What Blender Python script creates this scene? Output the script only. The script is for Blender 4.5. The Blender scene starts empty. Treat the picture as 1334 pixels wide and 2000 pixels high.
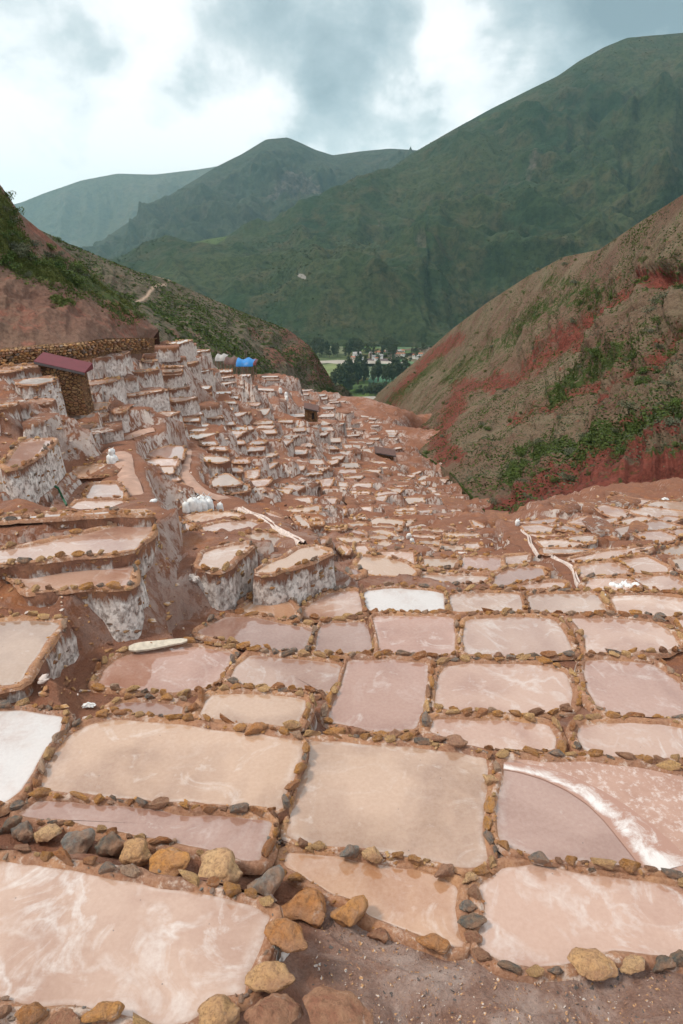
import bpy, bmesh, math, random
import numpy as np
from mathutils import Vector, Matrix
random.seed(7); RNG = np.random.default_rng(7)
SC = bpy.context.scene
COL = SC.collection
# ------------------------------------------------------------------ camera, sky, sun, exposure
F = 1333.0; PITCH = math.radians(22.0); S = 1.3
cam = bpy.data.cameras.new('camera'); camo = bpy.data.objects.new('camera', cam); COL.objects.link(camo)
cam.sensor_fit = 'VERTICAL'; cam.sensor_height = 36.0; cam.lens = 36.0*F/2000.0
cam.clip_start = 0.05; cam.clip_end = 40000
camo.location = (0, 0, 0); camo.rotation_euler = (math.pi/2-PITCH, 0, 0)
SC.camera = camo
SUN_EL, SUN_AZ = math.radians(55), math.radians(-100)      # azimuth measured from +Y towards +X
W = bpy.data.worlds.new('World'); SC.world = W; W.use_nodes = True
def build_world():
    nt = W.node_tree; N = nt.nodes; L = nt.links; N.clear()
    out = N.new('ShaderNodeOutputWorld')
    sky = N.new('ShaderNodeTexSky'); sky.sky_type = 'NISHITA'; sky.sun_disc = False
    sky.sun_elevation = SUN_EL; sky.sun_rotation = SUN_AZ
    bg1 = N.new('ShaderNodeBackground'); bg1.inputs[1].default_value = 0.07
    L.new(sky.outputs[0], bg1.inputs[0])
    tc = N.new('ShaderNodeTexCoord')
    mp = N.new('ShaderNodeMapping'); mp.inputs['Scale'].default_value = (1.0, 1.0, 1.35)
    mp.inputs['Location'].default_value = (0.0, 0.0, 0.0)
    L.new(tc.outputs['Generated'], mp.inputs[0])
    n1 = N.new('ShaderNodeTexNoise'); n1.inputs['Scale'].default_value = 5.6; n1.inputs['Detail'].default_value = 12; n1.inputs['Roughness'].default_value = 0.6; n1.inputs['Distortion'].default_value = 0.25
    n2 = N.new('ShaderNodeTexNoise'); n2.inputs['Scale'].default_value = 2.1; n2.inputs['Detail'].default_value = 3
    mp2 = N.new('ShaderNodeMapping'); mp2.inputs['Location'].default_value = (3.1, 1.7, 0.4)
    L.new(mp.outputs[0], n1.inputs['Vector']); L.new(mp.outputs[0], mp2.inputs[0]); L.new(mp2.outputs[0], n2.inputs['Vector'])
    # thicker, darker cloud towards the right of the valley head, thinner towards the sun
    sep = N.new('ShaderNodeSeparateXYZ'); L.new(tc.outputs['Generated'], sep.inputs[0])
    def m(op, a, b=None, c=None):
        n = N.new('ShaderNodeMath'); n.operation = op
        for i, v in enumerate((a, b, c)):
            if v is None: continue
            if isinstance(v, (int, float)): n.inputs[i].default_value = v
            else: L.new(v, n.inputs[i])
        return n.outputs[0]
    t = m('ADD', m('MULTIPLY', n1.outputs[0], 0.95), m('MULTIPLY', n2.outputs[0], 0.12))
    wn = N.new('ShaderNodeTexNoise'); wn.inputs['Scale'].default_value = 7.0; wn.inputs['Detail'].default_value = 6; wn.inputs['Roughness'].default_value = 0.55
    L.new(tc.outputs['Generated'], wn.inputs['Vector'])
    vs = N.new('ShaderNodeVectorMath'); vs.operation = 'SUBTRACT'; L.new(wn.outputs['Color'], vs.inputs[0]); vs.inputs[1].default_value = (0.5, 0.5, 0.5)
    vm = N.new('ShaderNodeVectorMath'); vm.operation = 'MULTIPLY_ADD'; L.new(vs.outputs[0], vm.inputs[0]); vm.inputs[1].default_value = (0.22, 0.22, 0.22); L.new(tc.outputs['Generated'], vm.inputs[2])
    for (px, py, rad, amt) in ((610, 60, 0.14, 0.22), (680, 230, 0.10, 0.20), (1200, 0, 0.17, 0.30), (390, 180, 0.05, 0.14), (90, 50, 0.09, 0.15), (180, 260, 0.22, -0.12), (900, 190, 0.09, -0.10), (1420, -40, 0.2, 0.16)):
        c = Vector(((px-667)/F, math.cos(PITCH)+math.sin(PITCH)*(1000-py)/F, -math.sin(PITCH)+math.cos(PITCH)*(1000-py)/F)).normalized()
        dn = N.new('ShaderNodeVectorMath'); dn.operation = 'DISTANCE'; L.new(vm.outputs[0], dn.inputs[0]); dn.inputs[1].default_value = c
        mr = N.new('ShaderNodeMapRange'); mr.interpolation_type = 'SMOOTHSTEP'; L.new(dn.outputs['Value'], mr.inputs[0]); mr.inputs[1].default_value = rad*0.25; mr.inputs[2].default_value = rad*1.35; mr.inputs[3].default_value = amt; mr.inputs[4].default_value = 0.0
        t = m('ADD', t, mr.outputs[0])
    ramp = N.new('ShaderNodeValToRGB'); cr = ramp.color_ramp
    cr.elements[0].position = 0.44; cr.elements[0].color = (0.98, 0.98, 0.97, 1)
    cr.elements[1].position = 0.98; cr.elements[1].color = (0.22, 0.30, 0.335, 1)
    e = cr.elements.new(0.55); e.color = (0.84, 0.87, 0.88, 1)
    e = cr.elements.new(0.64); e.color = (0.60, 0.67, 0.69, 1)
    e = cr.elements.new(0.78); e.color = (0.40, 0.49, 0.525, 1)
    L.new(t, ramp.inputs[0])
    bg2 = N.new('ShaderNodeBackground'); bg2.inputs[1].default_value = 0.70
    L.new(ramp.outputs[0], bg2.inputs[0])
    mix = N.new('ShaderNodeMixShader'); mix.inputs[0].default_value = 0.93
    L.new(bg1.outputs[0], mix.inputs[1]); L.new(bg2.outputs[0], mix.inputs[2]); L.new(mix.outputs[0], out.inputs[0])
build_world()
sl = bpy.data.lights.new('sun', 'SUN'); sl.energy = 1.5; sl.angle = math.radians(10); sl.color = (1.0, 0.91, 0.78)
so = bpy.data.objects.new('sun', sl); COL.objects.link(so)
sdir = Vector((math.sin(SUN_AZ)*math.cos(SUN_EL), math.cos(SUN_AZ)*math.cos(SUN_EL), math.sin(SUN_EL)))
so.rotation_euler = sdir.to_track_quat('Z', 'Y').to_euler(); so.location = (0, 0, 60)
SC.view_settings.view_transform = 'Standard'; SC.view_settings.look = 'None'
SC.view_settings.gamma = 1; SC.view_settings.use_curve_mapping = False
SC.view_settings.exposure = 0.86
SC.render.engine = 'CYCLES'
SC.cycles.max_bounces = 5; SC.cycles.diffuse_bounces = 3; SC.cycles.glossy_bounces = 2; SC.cycles.volume_bounces = 1
SC.cycles.use_denoising = True; SC.cycles.use_adaptive_sampling = True; SC.cycles.adaptive_threshold = 0.025

# ------------------------------------------------------------------ projection helpers
FW = np.array([0, math.cos(PITCH), -math.sin(PITCH)]); UP = np.array([0, math.sin(PITCH), math.cos(PITCH)])
def ray(px, py):
    return FW + (px-667.0)/F*np.array([1.0, 0, 0]) + (1000.0-py)/F*UP
def at(px, py, d):            # world point on the pixel's ray at forward distance d (metres)
    r = ray(px, py); return r*(d/r[1])
def on_z(px, py, z):
    r = ray(px, py); return r*(z/r[2])

# ------------------------------------------------------------------ noise
def _hash(i, j, k, seed):
    h = (i*374761393 + j*668265263 + k*1274126177 + seed*974634077) & 0xFFFFFFFF
    h = ((h ^ (h >> 13))*1274126177) & 0xFFFFFFFF
    h = (h ^ (h >> 16)) & 0xFFFF
    return h/65535.0
def vnoise(x, y, z=None, seed=0):
    x = np.asarray(x, float); y = np.asarray(y, float); z = np.zeros_like(x) if z is None else np.asarray(z, float)
    xi = np.floor(x).astype(np.int64); yi = np.floor(y).astype(np.int64); zi = np.floor(z).astype(np.int64)
    u = x-xi; v = y-yi; w = z-zi
    u = u*u*(3-2*u); v = v*v*(3-2*v); w = w*w*(3-2*w)
    r = 0
    for dz in (0, 1):
        for dy in (0, 1):
            for dx in (0, 1):
                r = r + _hash(xi+dx, yi+dy, zi+dz, seed)*(u if dx else 1-u)*(v if dy else 1-v)*(w if dz else 1-w)
    return r*2-1
def fbm(x, y, z=None, oct=4, seed=0, gain=0.5):
    a = 1.0; s = 0.0; f = 1.0; t = 0
    for o in range(oct):
        s = s + a*vnoise(np.asarray(x)*f, np.asarray(y)*f, None if z is None else np.asarray(z)*f, seed+o*17); t += a
        a *= gain; f *= 2.03
    return s/t
def ridged(x, y, oct=4, seed=0):
    a = 1.0; s = 0; f = 1.0; t = 0
    for o in range(oct):
        s = s + a*(1-2*np.abs(vnoise(np.asarray(x)*f, np.asarray(y)*f, None, seed+o*13))); t += a; a *= 0.5; f *= 2.1
    return s/t

# ------------------------------------------------------------------ object helpers
def tag(o, label=None, cat=None, group=None, kind=None):
    if label: o['label'] = label
    if cat: o['category'] = cat
    if group: o['group'] = group
    if kind: o['kind'] = kind
    return o
def empty(name, loc=(0, 0, 0), rz=0.0):
    o = bpy.data.objects.new(name, None); COL.objects.link(o); o.location = loc; o.rotation_euler = (0, 0, rz); o.empty_display_size = 0.1
    return o
def link(name, me, parent=None, loc=(0, 0, 0), rot=(0, 0, 0), scale=(1, 1, 1)):
    o = bpy.data.objects.new(name, me); COL.objects.link(o)
    o.parent = parent; o.location = loc; o.rotation_euler = rot; o.scale = scale
    return o
def mesh(name, verts, faces, mat, smooth=True, attrs=None):
    me = bpy.data.meshes.new(name)
    me.from_pydata([tuple(map(float, v)) for v in verts], [], faces)
    if attrs:
        for k, a in attrs.items():
            at_ = me.attributes.new(k, 'FLOAT', 'POINT'); at_.data.foreach_set('value', np.asarray(a, np.float32))
    if smooth: me.polygons.foreach_set('use_smooth', [True]*len(me.polygons))
    if mat: me.materials.append(mat)
    me.update()
    return me
def grid_mesh(name, P, mat, attrs=None, smooth=True):      # P: (nv, nu, 3)
    nv, nu, _ = P.shape
    me = bpy.data.meshes.new(name)
    me.vertices.add(nv*nu); me.vertices.foreach_set('co', P.reshape(-1).astype(np.float32))
    idx = np.arange(nv*nu).reshape(nv, nu)
    q = np.stack([idx[:-1, :-1], idx[:-1, 1:], idx[1:, 1:], idx[1:, :-1]], -1).reshape(-1, 4)
    n = len(q)
    me.loops.add(n*4); me.loops.foreach_set('vertex_index', q.reshape(-1).astype(np.int32))
    me.polygons.add(n); me.polygons.foreach_set('loop_start', (np.arange(n)*4).astype(np.int32))
    me.polygons.foreach_set('loop_total', np.full(n, 4, np.int32))
    me.update(calc_edges=True)
    if smooth: me.polygons.foreach_set('use_smooth', [True]*n)
    if attrs:
        for k, a in attrs.items():
            at_ = me.attributes.new(k, 'FLOAT', 'POINT'); at_.data.foreach_set('value', np.asarray(a, np.float32).reshape(-1))
    me.materials.append(mat); me.validate()
    return me

# ------------------------------------------------------------------ material helpers
class NT:
    def __init__(s, name):
        s.mat = bpy.data.materials.new(name); s.mat.use_nodes = True
        s.nt = s.mat.node_tree; s.N = s.nt.nodes; s.L = s.nt.links; s.N.clear()
        s.out = s.N.new('ShaderNodeOutputMaterial'); s.b = s.N.new('ShaderNodeBsdfPrincipled')
        s.L.new(s.b.outputs[0], s.out.inputs[0]); s._tc = None
    def set(s, node, key, v):
        if isinstance(v, (int, float)): node.inputs[key].default_value = v
        elif isinstance(v, tuple): node.inputs[key].default_value = v if len(v) != 3 or node.inputs[key].type == 'VECTOR' else (*v, 1)
        else: s.L.new(v, node.inputs[key])
    def co(s, kind='Object', scale=None, offset=None):
        if s._tc is None: s._tc = s.N.new('ShaderNodeTexCoord')
        o = s._tc.outputs[kind]
        if scale is None and offset is None: return o
        mp = s.N.new('ShaderNodeMapping'); s.L.new(o, mp.inputs[0])
        if scale is not None: mp.inputs['Scale'].default_value = scale if isinstance(scale, tuple) else (scale,)*3
        if offset is not None: s.set(mp, 'Location', offset)
        return mp.outputs[0]
    def pos(s, scale=None):
        g = s.N.new('ShaderNodeNewGeometry')
        if scale is None: return g.outputs['Position']
        mp = s.N.new('ShaderNodeMapping'); s.L.new(g.outputs['Position'], mp.inputs[0])
        mp.inputs['Scale'].default_value = scale if isinstance(scale, tuple) else (scale,)*3
        return mp.outputs[0]
    def noise(s, vec, scale=1.0, detail=4, rough=0.55, dist=0.0):
        n = s.N.new('ShaderNodeTexNoise'); s.L.new(vec, n.inputs['Vector'])
        n.inputs['Scale'].default_value = scale; n.inputs['Detail'].default_value = detail
        n.inputs['Roughness'].default_value = rough; n.inputs['Distortion'].default_value = dist
        return n.outputs[0]
    def voro(s, vec, scale=1.0, feature='F1', out=0):
        n = s.N.new('ShaderNodeTexVoronoi'); n.feature = feature; s.L.new(vec, n.inputs['Vector']); n.inputs['Scale'].default_value = scale
        return n.outputs[out]
    def ramp(s, fac, stops, const=False):
        r = s.N.new('ShaderNodeValToRGB'); cr = r.color_ramp
        if const: cr.interpolation = 'CONSTANT'
        cr.elements[0].position = stops[0][0]; cr.elements[0].color = (*stops[0][1], 1) if isinstance(stops[0][1], tuple) else (*(stops[0][1],)*3, 1)
        cr.elements[1].position = stops[-1][0]; cr.elements[1].color = (*stops[-1][1], 1) if isinstance(stops[-1][1], tuple) else (*(stops[-1][1],)*3, 1)
        for p, c in stops[1:-1]:
            e = cr.elements.new(p); e.color = (*c, 1) if isinstance(c, tuple) else (c, c, c, 1)
        s.set(r, 0, fac); return r.outputs[0]
    def mix(s, fac, a, b, blend='MIX'):
        n = s.N.new('ShaderNodeMix'); n.data_type = 'RGBA'; n.blend_type = blend; n.clamp_factor = True
        s.set(n, 0, fac)
        for key, v in ((6, a), (7, b)):
            if isinstance(v, tuple): n.inputs[key].default_value = (*v, 1) if len(v) == 3 else v
            else: s.L.new(v, n.inputs[key])
        return n.outputs[2]
    def math(s, op, a, b=0.0, c=None, clamp=False):
        n = s.N.new('ShaderNodeMath'); n.operation = op; n.use_clamp = clamp
        s.set(n, 0, a); s.set(n, 1, b)
        if c is not None: s.set(n, 2, c)
        return n.outputs[0]
    def attr(s, name):
        n = s.N.new('ShaderNodeAttribute'); n.attribute_name = name; return n.outputs['Fac']
    def rand(s):
        return s.N.new('ShaderNodeObjectInfo').outputs['Random']
    def bump(s, h, strength=0.5, dist=0.02):
        n = s.N.new('ShaderNodeBump'); n.inputs['Strength'].default_value = strength; n.inputs['Distance'].default_value = dist
        s.L.new(h, n.inputs['Height']); s.L.new(n.outputs[0], s.b.inputs['Normal'])
    def done(s, color, rough=0.9, spec=0.3):
        s.set(s.b, 'Base Color', color); s.set(s.b, 'Roughness', rough); s.set(s.b, 'Specular IOR Level', spec)
        return s.mat
M = {}
def plain(name, col, rough=0.9, var=0.25, scale=6.0, spec=0.3):
    t = NT(name); n = t.noise(t.pos(), scale, 4)
    c = t.mix(t.ramp(n, [(0.3, 0.0), (0.7, 1.0)]), tuple(v*(1-var) for v in col), tuple(min(1, v*(1+var)) for v in col))
    M[name] = t.done(c, rough, spec); return M[name]

def mat_water(name, deep, pale, salt_amt, rough=0.07, salt=(0.80, 0.76, 0.75)):
    t = NT(name); rnd = t.rand()
    off = t.N.new('ShaderNodeCombineXYZ'); t.L.new(t.math('MULTIPLY', rnd, 97.0), off.inputs[0]); t.L.new(t.math('MULTIPLY', rnd, 53.0), off.inputs[1])
    v = t.co('Object', None, off.outputs[0])
    big = t.noise(v, 0.55, 3, 0.5, 0.6); mid = t.noise(v, 1.6, 6, 0.6, 1.2); fine = t.noise(v, 14.0, 5, 0.65)
    edge = t.attr('edge')
    c = t.mix(t.ramp(big, [(0.40, 0.0), (0.56, 1.0)]), deep, pale)
    c = t.mix(t.math('MULTIPLY', t.ramp(mid, [(0.42, 0.0), (0.66, 1.0)]), 0.45), c, pale)
    # salt crust: drifting streaks and a crust towards the banks
    s1 = t.math('ADD', t.noise(v, 1.1, 8, 0.62, 1.8), t.math('MULTIPLY', t.math('SUBTRACT', rnd, 0.5), 0.10))
    s1 = t.ramp(s1, [(0.60-salt_amt*0.22, 0.0), (0.70-salt_amt*0.16, 1.0)])
    s2 = t.math('MULTIPLY', t.ramp(edge, [(0.0, 1.0), (0.22, 0.0)]), t.ramp(t.noise(v, 2.4, 5), [(0.40, 0.0), (0.62, 1.0)]))
    ln1 = t.math('ABSOLUTE', t.math('SUBTRACT', t.noise(v, 0.62, 5, 0.5, 1.6), 0.52))
    s3 = t.math('MULTIPLY', t.ramp(ln1, [(0.0, 1.0), (0.012, 0.75), (0.045, 0.0)]), t.ramp(t.noise(v, 0.8, 3), [(0.46, 0.0), (0.60, 1.0)]))
    s1 = t.math('MAXIMUM', t.math('MULTIPLY', s1, 0.75), t.math('MULTIPLY', s3, 1.0 if salt_amt > 0.12 else 0.25))
    sm = t.math('MULTIPLY', t.math('MAXIMUM', t.math('MULTIPLY', s1, min(1.0, 0.45+salt_amt*0.65)), t.math('MULTIPLY', s2, 0.6)), t.ramp(fine, [(0.30, 0.55), (0.60, 1.0)]))
    c = t.mix(sm, c, salt)
    # mud drawn in at the waterline
    c = t.mix(t.math('MULTIPLY', t.ramp(edge, [(0.0, 1.0), (0.10, 0.0)]), t.ramp(t.noise(v, 4.0, 4), [(0.3, 0.2), (0.6, 0.85)])), c, (0.34, 0.19, 0.12))
    c = t.mix(0.12, c, t.ramp(fine, [(0.3, (0.20, 0.11, 0.08)), (0.7, (0.80, 0.68, 0.60))]))
    hs = t.N.new('ShaderNodeHueSaturation'); t.L.new(c, hs.inputs['Color']); t.L.new(t.math('MULTIPLY_ADD', rnd, 0.18, 0.70), hs.inputs['Value']); t.L.new(t.math('MULTIPLY_ADD', rnd, 0.14, 1.02), hs.inputs['Saturation']); c = hs.outputs[0]
    specks = t.ramp(t.voro(v, 3.1, 'F1', 0), [(0.025, 1.0), (0.04, 0.0)]); c = t.mix(t.math('MULTIPLY', specks, 0.7), c, (0.07, 0.05, 0.045))
    r = t.math('ADD', rough, t.math('MULTIPLY', sm, 0.45))
    r = t.math('ADD', r, t.math('MULTIPLY', t.ramp(mid, [(0.35, 0.0), (0.7, 1.0)]), 0.06))
    t.bump(t.math('ADD', t.math('MULTIPLY', sm, 0.5), t.math('MULTIPLY', fine, 0.15)), 0.12, 0.02)
    t.L.new(t.math('SUBTRACT', 1.0, t.math('MULTIPLY', sm, 0.8), clamp=True), t.b.inputs['Coat Weight']); t.b.inputs['Coat Roughness'].default_value = 0.025; t.b.inputs['Coat IOR'].default_value = 1.95
    M[name] = t.done(c, t.math('ADD', r, 0.25), 0.3); return M[name]
mat_water('water_tan', (0.36, 0.218, 0.148), (0.54, 0.362, 0.262), -0.02)
mat_water('water_pink', (0.40, 0.215, 0.155), (0.55, 0.35, 0.27), 0.22)
mat_water('water_dark', (0.33, 0.165, 0.120), (0.44, 0.255, 0.200), 0.06)
mat_water('water_pale', (0.43, 0.255, 0.185), (0.57, 0.385, 0.30), 0.34)
mat_water('water_orange', (0.42, 0.225, 0.135), (0.55, 0.34, 0.225), 0.08, 0.04)
mat_water('water_white', (0.55, 0.42, 0.38), (0.74, 0.69, 0.68), 1.0, 0.3, (0.70, 0.685, 0.69))

def mat_earth(name, near=True):
    t = NT(name); p = t.pos()
    a = t.noise(p, 0.45, 5, 0.6, 0.4); b = t.noise(p, 3.1, 7, 0.65); f = t.noise(p, 28.0, 5, 0.7)
    c = t.ramp(a, [(0.30, (0.25, 0.074, 0.033)), (0.45, (0.29, 0.115, 0.062)), (0.55, (0.23, 0.085, 0.050)), (0.70, (0.40, 0.132, 0.036))])
    c = t.mix(t.ramp(b, [(0.35, 0.0), (0.7, 0.55)]), c, (0.17, 0.082, 0.062))
    c = t.mix(t.ramp(t.noise(p, 1.7, 8, 0.7, 0.8), [(0.55, 0.0), (0.72, 0.75)]), c, (0.38, 0.20, 0.12))
    gN = t.N.new('ShaderNodeNewGeometry'); sx = t.N.new('ShaderNodeSeparateXYZ'); t.L.new(gN.outputs['True Normal'], sx.inputs[0])
    steep = t.ramp(sx.outputs[2], [(0.45, 1.0), (0.80, 0.0)])
    runs = t.math('ADD', t.math('MULTIPLY', t.noise(t.pos((2.6, 2.6, 0.42)), 1.0, 6, 0.62, 0.3), 0.6), t.math('MULTIPLY', t.noise(t.pos((7.5, 7.5, 1.3)), 1.0, 5, 0.65), 0.4))
    runs = t.math('MULTIPLY', t.math('MULTIPLY', t.ramp(runs, [(0.45, 0.0), (0.52, 1.0)]), steep), t.ramp(t.noise(p, 0.25, 2), [(0.34, 0.1), (0.46, 1.0)]))
    c = t.mix(t.math('MULTIPLY', runs, t.attr('salty')), c, (0.74, 0.66, 0.62))
    dust = t.math('MULTIPLY', t.attr('dust'), t.ramp(t.noise(p, 0.9, 9, 0.72, 0.6), [(0.45, 0.0), (0.66, 1.0)]))
    c = t.mix(t.math('MULTIPLY', t.attr('gravel'), 0.85), c, t.ramp(t.noise(p, 5.0, 9, 0.75), [(0.34, (0.19, 0.105, 0.085)), (0.52, (0.33, 0.215, 0.18)), (0.68, (0.44, 0.32, 0.28))]))
    c = t.mix(dust, c, (0.60, 0.49, 0.45))
    c = t.mix(0.30, c, t.ramp(f, [(0.3, (0.04, 0.018, 0.013)), (0.7, (0.46, 0.26, 0.17))]))
    h = t.math('ADD', t.math('MULTIPLY', b, 1.0), t.math('ADD', t.math('MULTIPLY', f, 0.5), t.math('MULTIPLY', t.noise(p, 9.0, 8, 0.75), 0.9)))
    t.bump(h, 1.0, 0.075)
    M[name] = t.done(c, 0.88, 0.25); return M[name]
mat_earth('earth')

def mat_bank(name):
    t = NT(name); p = t.pos()
    b = t.noise(p, 2.6, 6, 0.65); f = t.noise(p, 22.0, 5, 0.7)
    c = t.ramp(t.noise(p, 0.9, 5, 0.6), [(0.30, (0.20, 0.076, 0.042)), (0.50, (0.33, 0.14, 0.066)), (0.72, (0.47, 0.235, 0.105))])
    c = t.mix(t.ramp(b, [(0.45, 0.0), (0.75, 0.7)]), c, (0.16, 0.08, 0.06))
    c = t.mix(t.ramp(t.noise(p, 4.2, 8, 0.74), [(0.53, 0.0), (0.64, 0.85)]), c, (0.66, 0.55, 0.49))
    c = t.mix(0.3, c, t.ramp(f, [(0.3, (0.06, 0.03, 0.02)), (0.7, (0.6, 0.42, 0.3))]))
    t.bump(t.math('ADD', b, t.math('MULTIPLY', f, 0.4)), 0.9, 0.05)
    M[name] = t.done(c, 0.8, 0.3); return M[name]
mat_bank('bank_mud')

def mat_wall(name):
    t = NT(name); g = t.pos((1, 1, 1)); st = t.pos((2.2, 2.2, 0.75)); st2 = t.pos((6.5, 6.5, 1.9))
    rnd = t.rand(); drop = t.attr('drop')
    earth = t.ramp(t.noise(g, 1.1, 6, 0.65), [(0.3, (0.19, 0.085, 0.055)), (0.5, (0.27, 0.125, 0.075)), (0.7, (0.36, 0.165, 0.075))])
    earth = t.mix(t.ramp(t.noise(g, 6, 6, 0.7), [(0.4, 0.0), (0.7, 0.7)]), earth, (0.12, 0.06, 0.045))
    sv = t.math('ADD', t.math('MULTIPLY', t.noise(st, 1.0, 7, 0.66, 0.5), 0.6), t.math('MULTIPLY', t.noise(st2, 1.0, 5, 0.65), 0.4))
    sv = t.math('ADD', sv, t.math('MULTIPLY', t.math('SUBTRACT', rnd, 0.5), 0.14))
    sv = t.math('ADD', sv, t.math('MULTIPLY', t.ramp(drop, [(0.05, 0.0), (0.35, 0.75), (1.0, 1.0)]), 0.25))
    sv = t.math('ADD', sv, t.math('MULTIPLY', t.math('SUBTRACT', t.noise(g, 0.55, 2), 0.5), 0.30))
    m = t.ramp(sv, [(0.555, 0.0), (0.61, 0.55), (0.68, 1.0)])
    holes = t.ramp(t.noise(t.pos((7, 7, 5)), 1.0, 6, 0.75), [(0.34, 0.25), (0.50, 1.0)])
    m = t.math('MULTIPLY', m, holes)
    salt = t.ramp(t.noise(g, 2.0, 7, 0.7), [(0.3, (0.58, 0.46, 0.41)), (0.6, (0.82, 0.75, 0.71))])
    c = t.mix(m, earth, salt)
    h = t.math('ADD', t.math('MULTIPLY', m, 0.6), t.math('ADD', t.noise(st2, 1.0, 6, 0.7), t.math('MULTIPLY', t.noise(g, 18, 4), 0.3)))
    t.bump(h, 1.0, 0.09)
    M[name] = t.done(c, 0.85, 0.3); return M[name]
mat_wall('salt_wall')

def mat_stone(name, stops):
    t = NT(name); rnd = t.rand(); v = t.co('Object')
    c = t.ramp(rnd, stops, True)
    n = t.noise(v, 3.2, 7, 0.68, 0.4); n2 = t.noise(v, 14.0, 6, 0.72)
    c = t.mix(t.ramp(n, [(0.38, 0.0), (0.66, 0.8)]), c, t.mix(0.5, c, (0.58, 0.40, 0.24)))
    c = t.mix(t.ramp(n2, [(0.36, 0.6), (0.52, 0.0)]), c, (0.12, 0.06, 0.035))
    c = t.mix(t.ramp(t.noise(v, 5.0, 6, 0.7), [(0.60, 0.0), (0.72, 0.7)]), c, (0.66, 0.56, 0.50))
    c = t.mix(t.ramp(t.noise(v, 2.1, 5, 0.65), [(0.40, 0.0), (0.64, 0.75)]), c, (0.34, 0.175, 0.105))
    t.bump(t.math('ADD', n, t.math('MULTIPLY', n2, 0.6)), 1.0, 0.08)
    M[name] = t.done(c, 0.85, 0.3); return M[name]
OCH = [(0.0, (0.52, 0.235, 0.055)), (0.16, (0.54, 0.33, 0.15)), (0.32, (0.36, 0.135, 0.045)), (0.46, (0.60, 0.37, 0.16)), (0.60, (0.15, 0.155, 0.155)), (0.69, (0.28, 0.14, 0.09)),
       (0.80, (0.42, 0.19, 0.05)), (0.92, (0.10, 0.10, 0.095)), (0.95, (0.40, 0.28, 0.21)), (1.0, (0.2, 0.2, 0.17))]
mat_stone('stone', OCH)
mat_stone('ochre_stone', [(0.0, (0.56, 0.255, 0.07)), (0.3, (0.62, 0.36, 0.17)), (0.55, (0.46, 0.19, 0.06)), (0.8, (0.66, 0.42, 0.22)), (1.0, (0.5, 0.3, 0.1))])
mat_stone('grey_stone', [(0.0, (0.13, 0.145, 0.15)), (0.4, (0.10, 0.105, 0.10)), (0.7, (0.18, 0.19, 0.19)), (1.0, (0.12, 0.12, 0.1))])
mat_stone('red_stone', [(0.0, (0.36, 0.19, 0.13)), (0.5, (0.30, 0.13, 0.08)), (1.0, (0.4, 0.2, 0.1))])

def mat_hill(name, base, red, green, pale, sc):
    t = NT(name); p = t.pos()
    n1 = t.noise(p, 0.09*sc, 6, 0.6, 0.3); n2 = t.noise(p, 0.55*sc, 8, 0.7, 0.2); n3 = t.noise(p, 3.0*sc, 6, 0.7)
    c = t.mix(t.ramp(n1, [(0.35, 0.0), (0.65, 1.0)]), base, pale)
    c = t.mix(t.ramp(n3, [(0.4, 0.5), (0.55, 0.0)]), c, tuple(v*0.45 for v in base))
    rm = t.math('ADD', t.math('MULTIPLY', t.attr('red'), 0.80), t.math('ADD', t.math('MULTIPLY', t.math('SUBTRACT', n2, 0.5), 1.7), t.math('MULTIPLY', t.math('SUBTRACT', n1, 0.5), 1.4)))
    rc = t.mix(t.ramp(t.math('ADD', t.math('MULTIPLY', n3, 0.5), t.math('MULTIPLY', n2, 0.5)), [(0.38, 0.0), (0.60, 1.0)]), tuple(v*0.38 for v in red), tuple(v*1.15 for v in red))
    c = t.mix(t.ramp(rm, [(0.28, 0.0), (0.55, 0.95)]), c, rc)
    gm = t.math('ADD', t.attr('green'), t.math('MULTIPLY', t.math('SUBTRACT', t.noise(p, 0.9*sc, 8, 0.74), 0.5), 2.4))
    gc = t.mix(t.ramp(t.noise(p, 2.2*sc, 5, 0.7), [(0.35, 0.0), (0.65, 1.0)]), tuple(v*0.45 for v in green), green)
    c = t.mix(t.ramp(gm, [(0.42, 0.0), (0.58, 1.0)]), c, gc)
    pm = t.math('ADD', t.attr('path'), 0.0)
    c = t.mix(pm, c, (0.46, 0.33, 0.25))
    t.bump(t.math('ADD', n2, t.math('MULTIPLY', n3, 0.45)), 1.0, 0.5/sc)
    M[name] = t.done(c, 0.95, 0.15); return M[name]
mat_hill('hill_right', (0.150, 0.086, 0.060), (0.190, 0.052, 0.038), (0.066, 0.092, 0.024), (0.190, 0.152, 0.100), 1.0)
mat_hill('hill_left', (0.21, 0.115, 0.085), (0.27, 0.115, 0.082), (0.080, 0.105, 0.032), (0.24, 0.165, 0.12), 1.2)
mat_hill('hill_far', (0.125, 0.10, 0.068), (0.20, 0.088, 0.066), (0.055, 0.072, 0.026), (0.17, 0.135, 0.098), 0.45)

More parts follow.
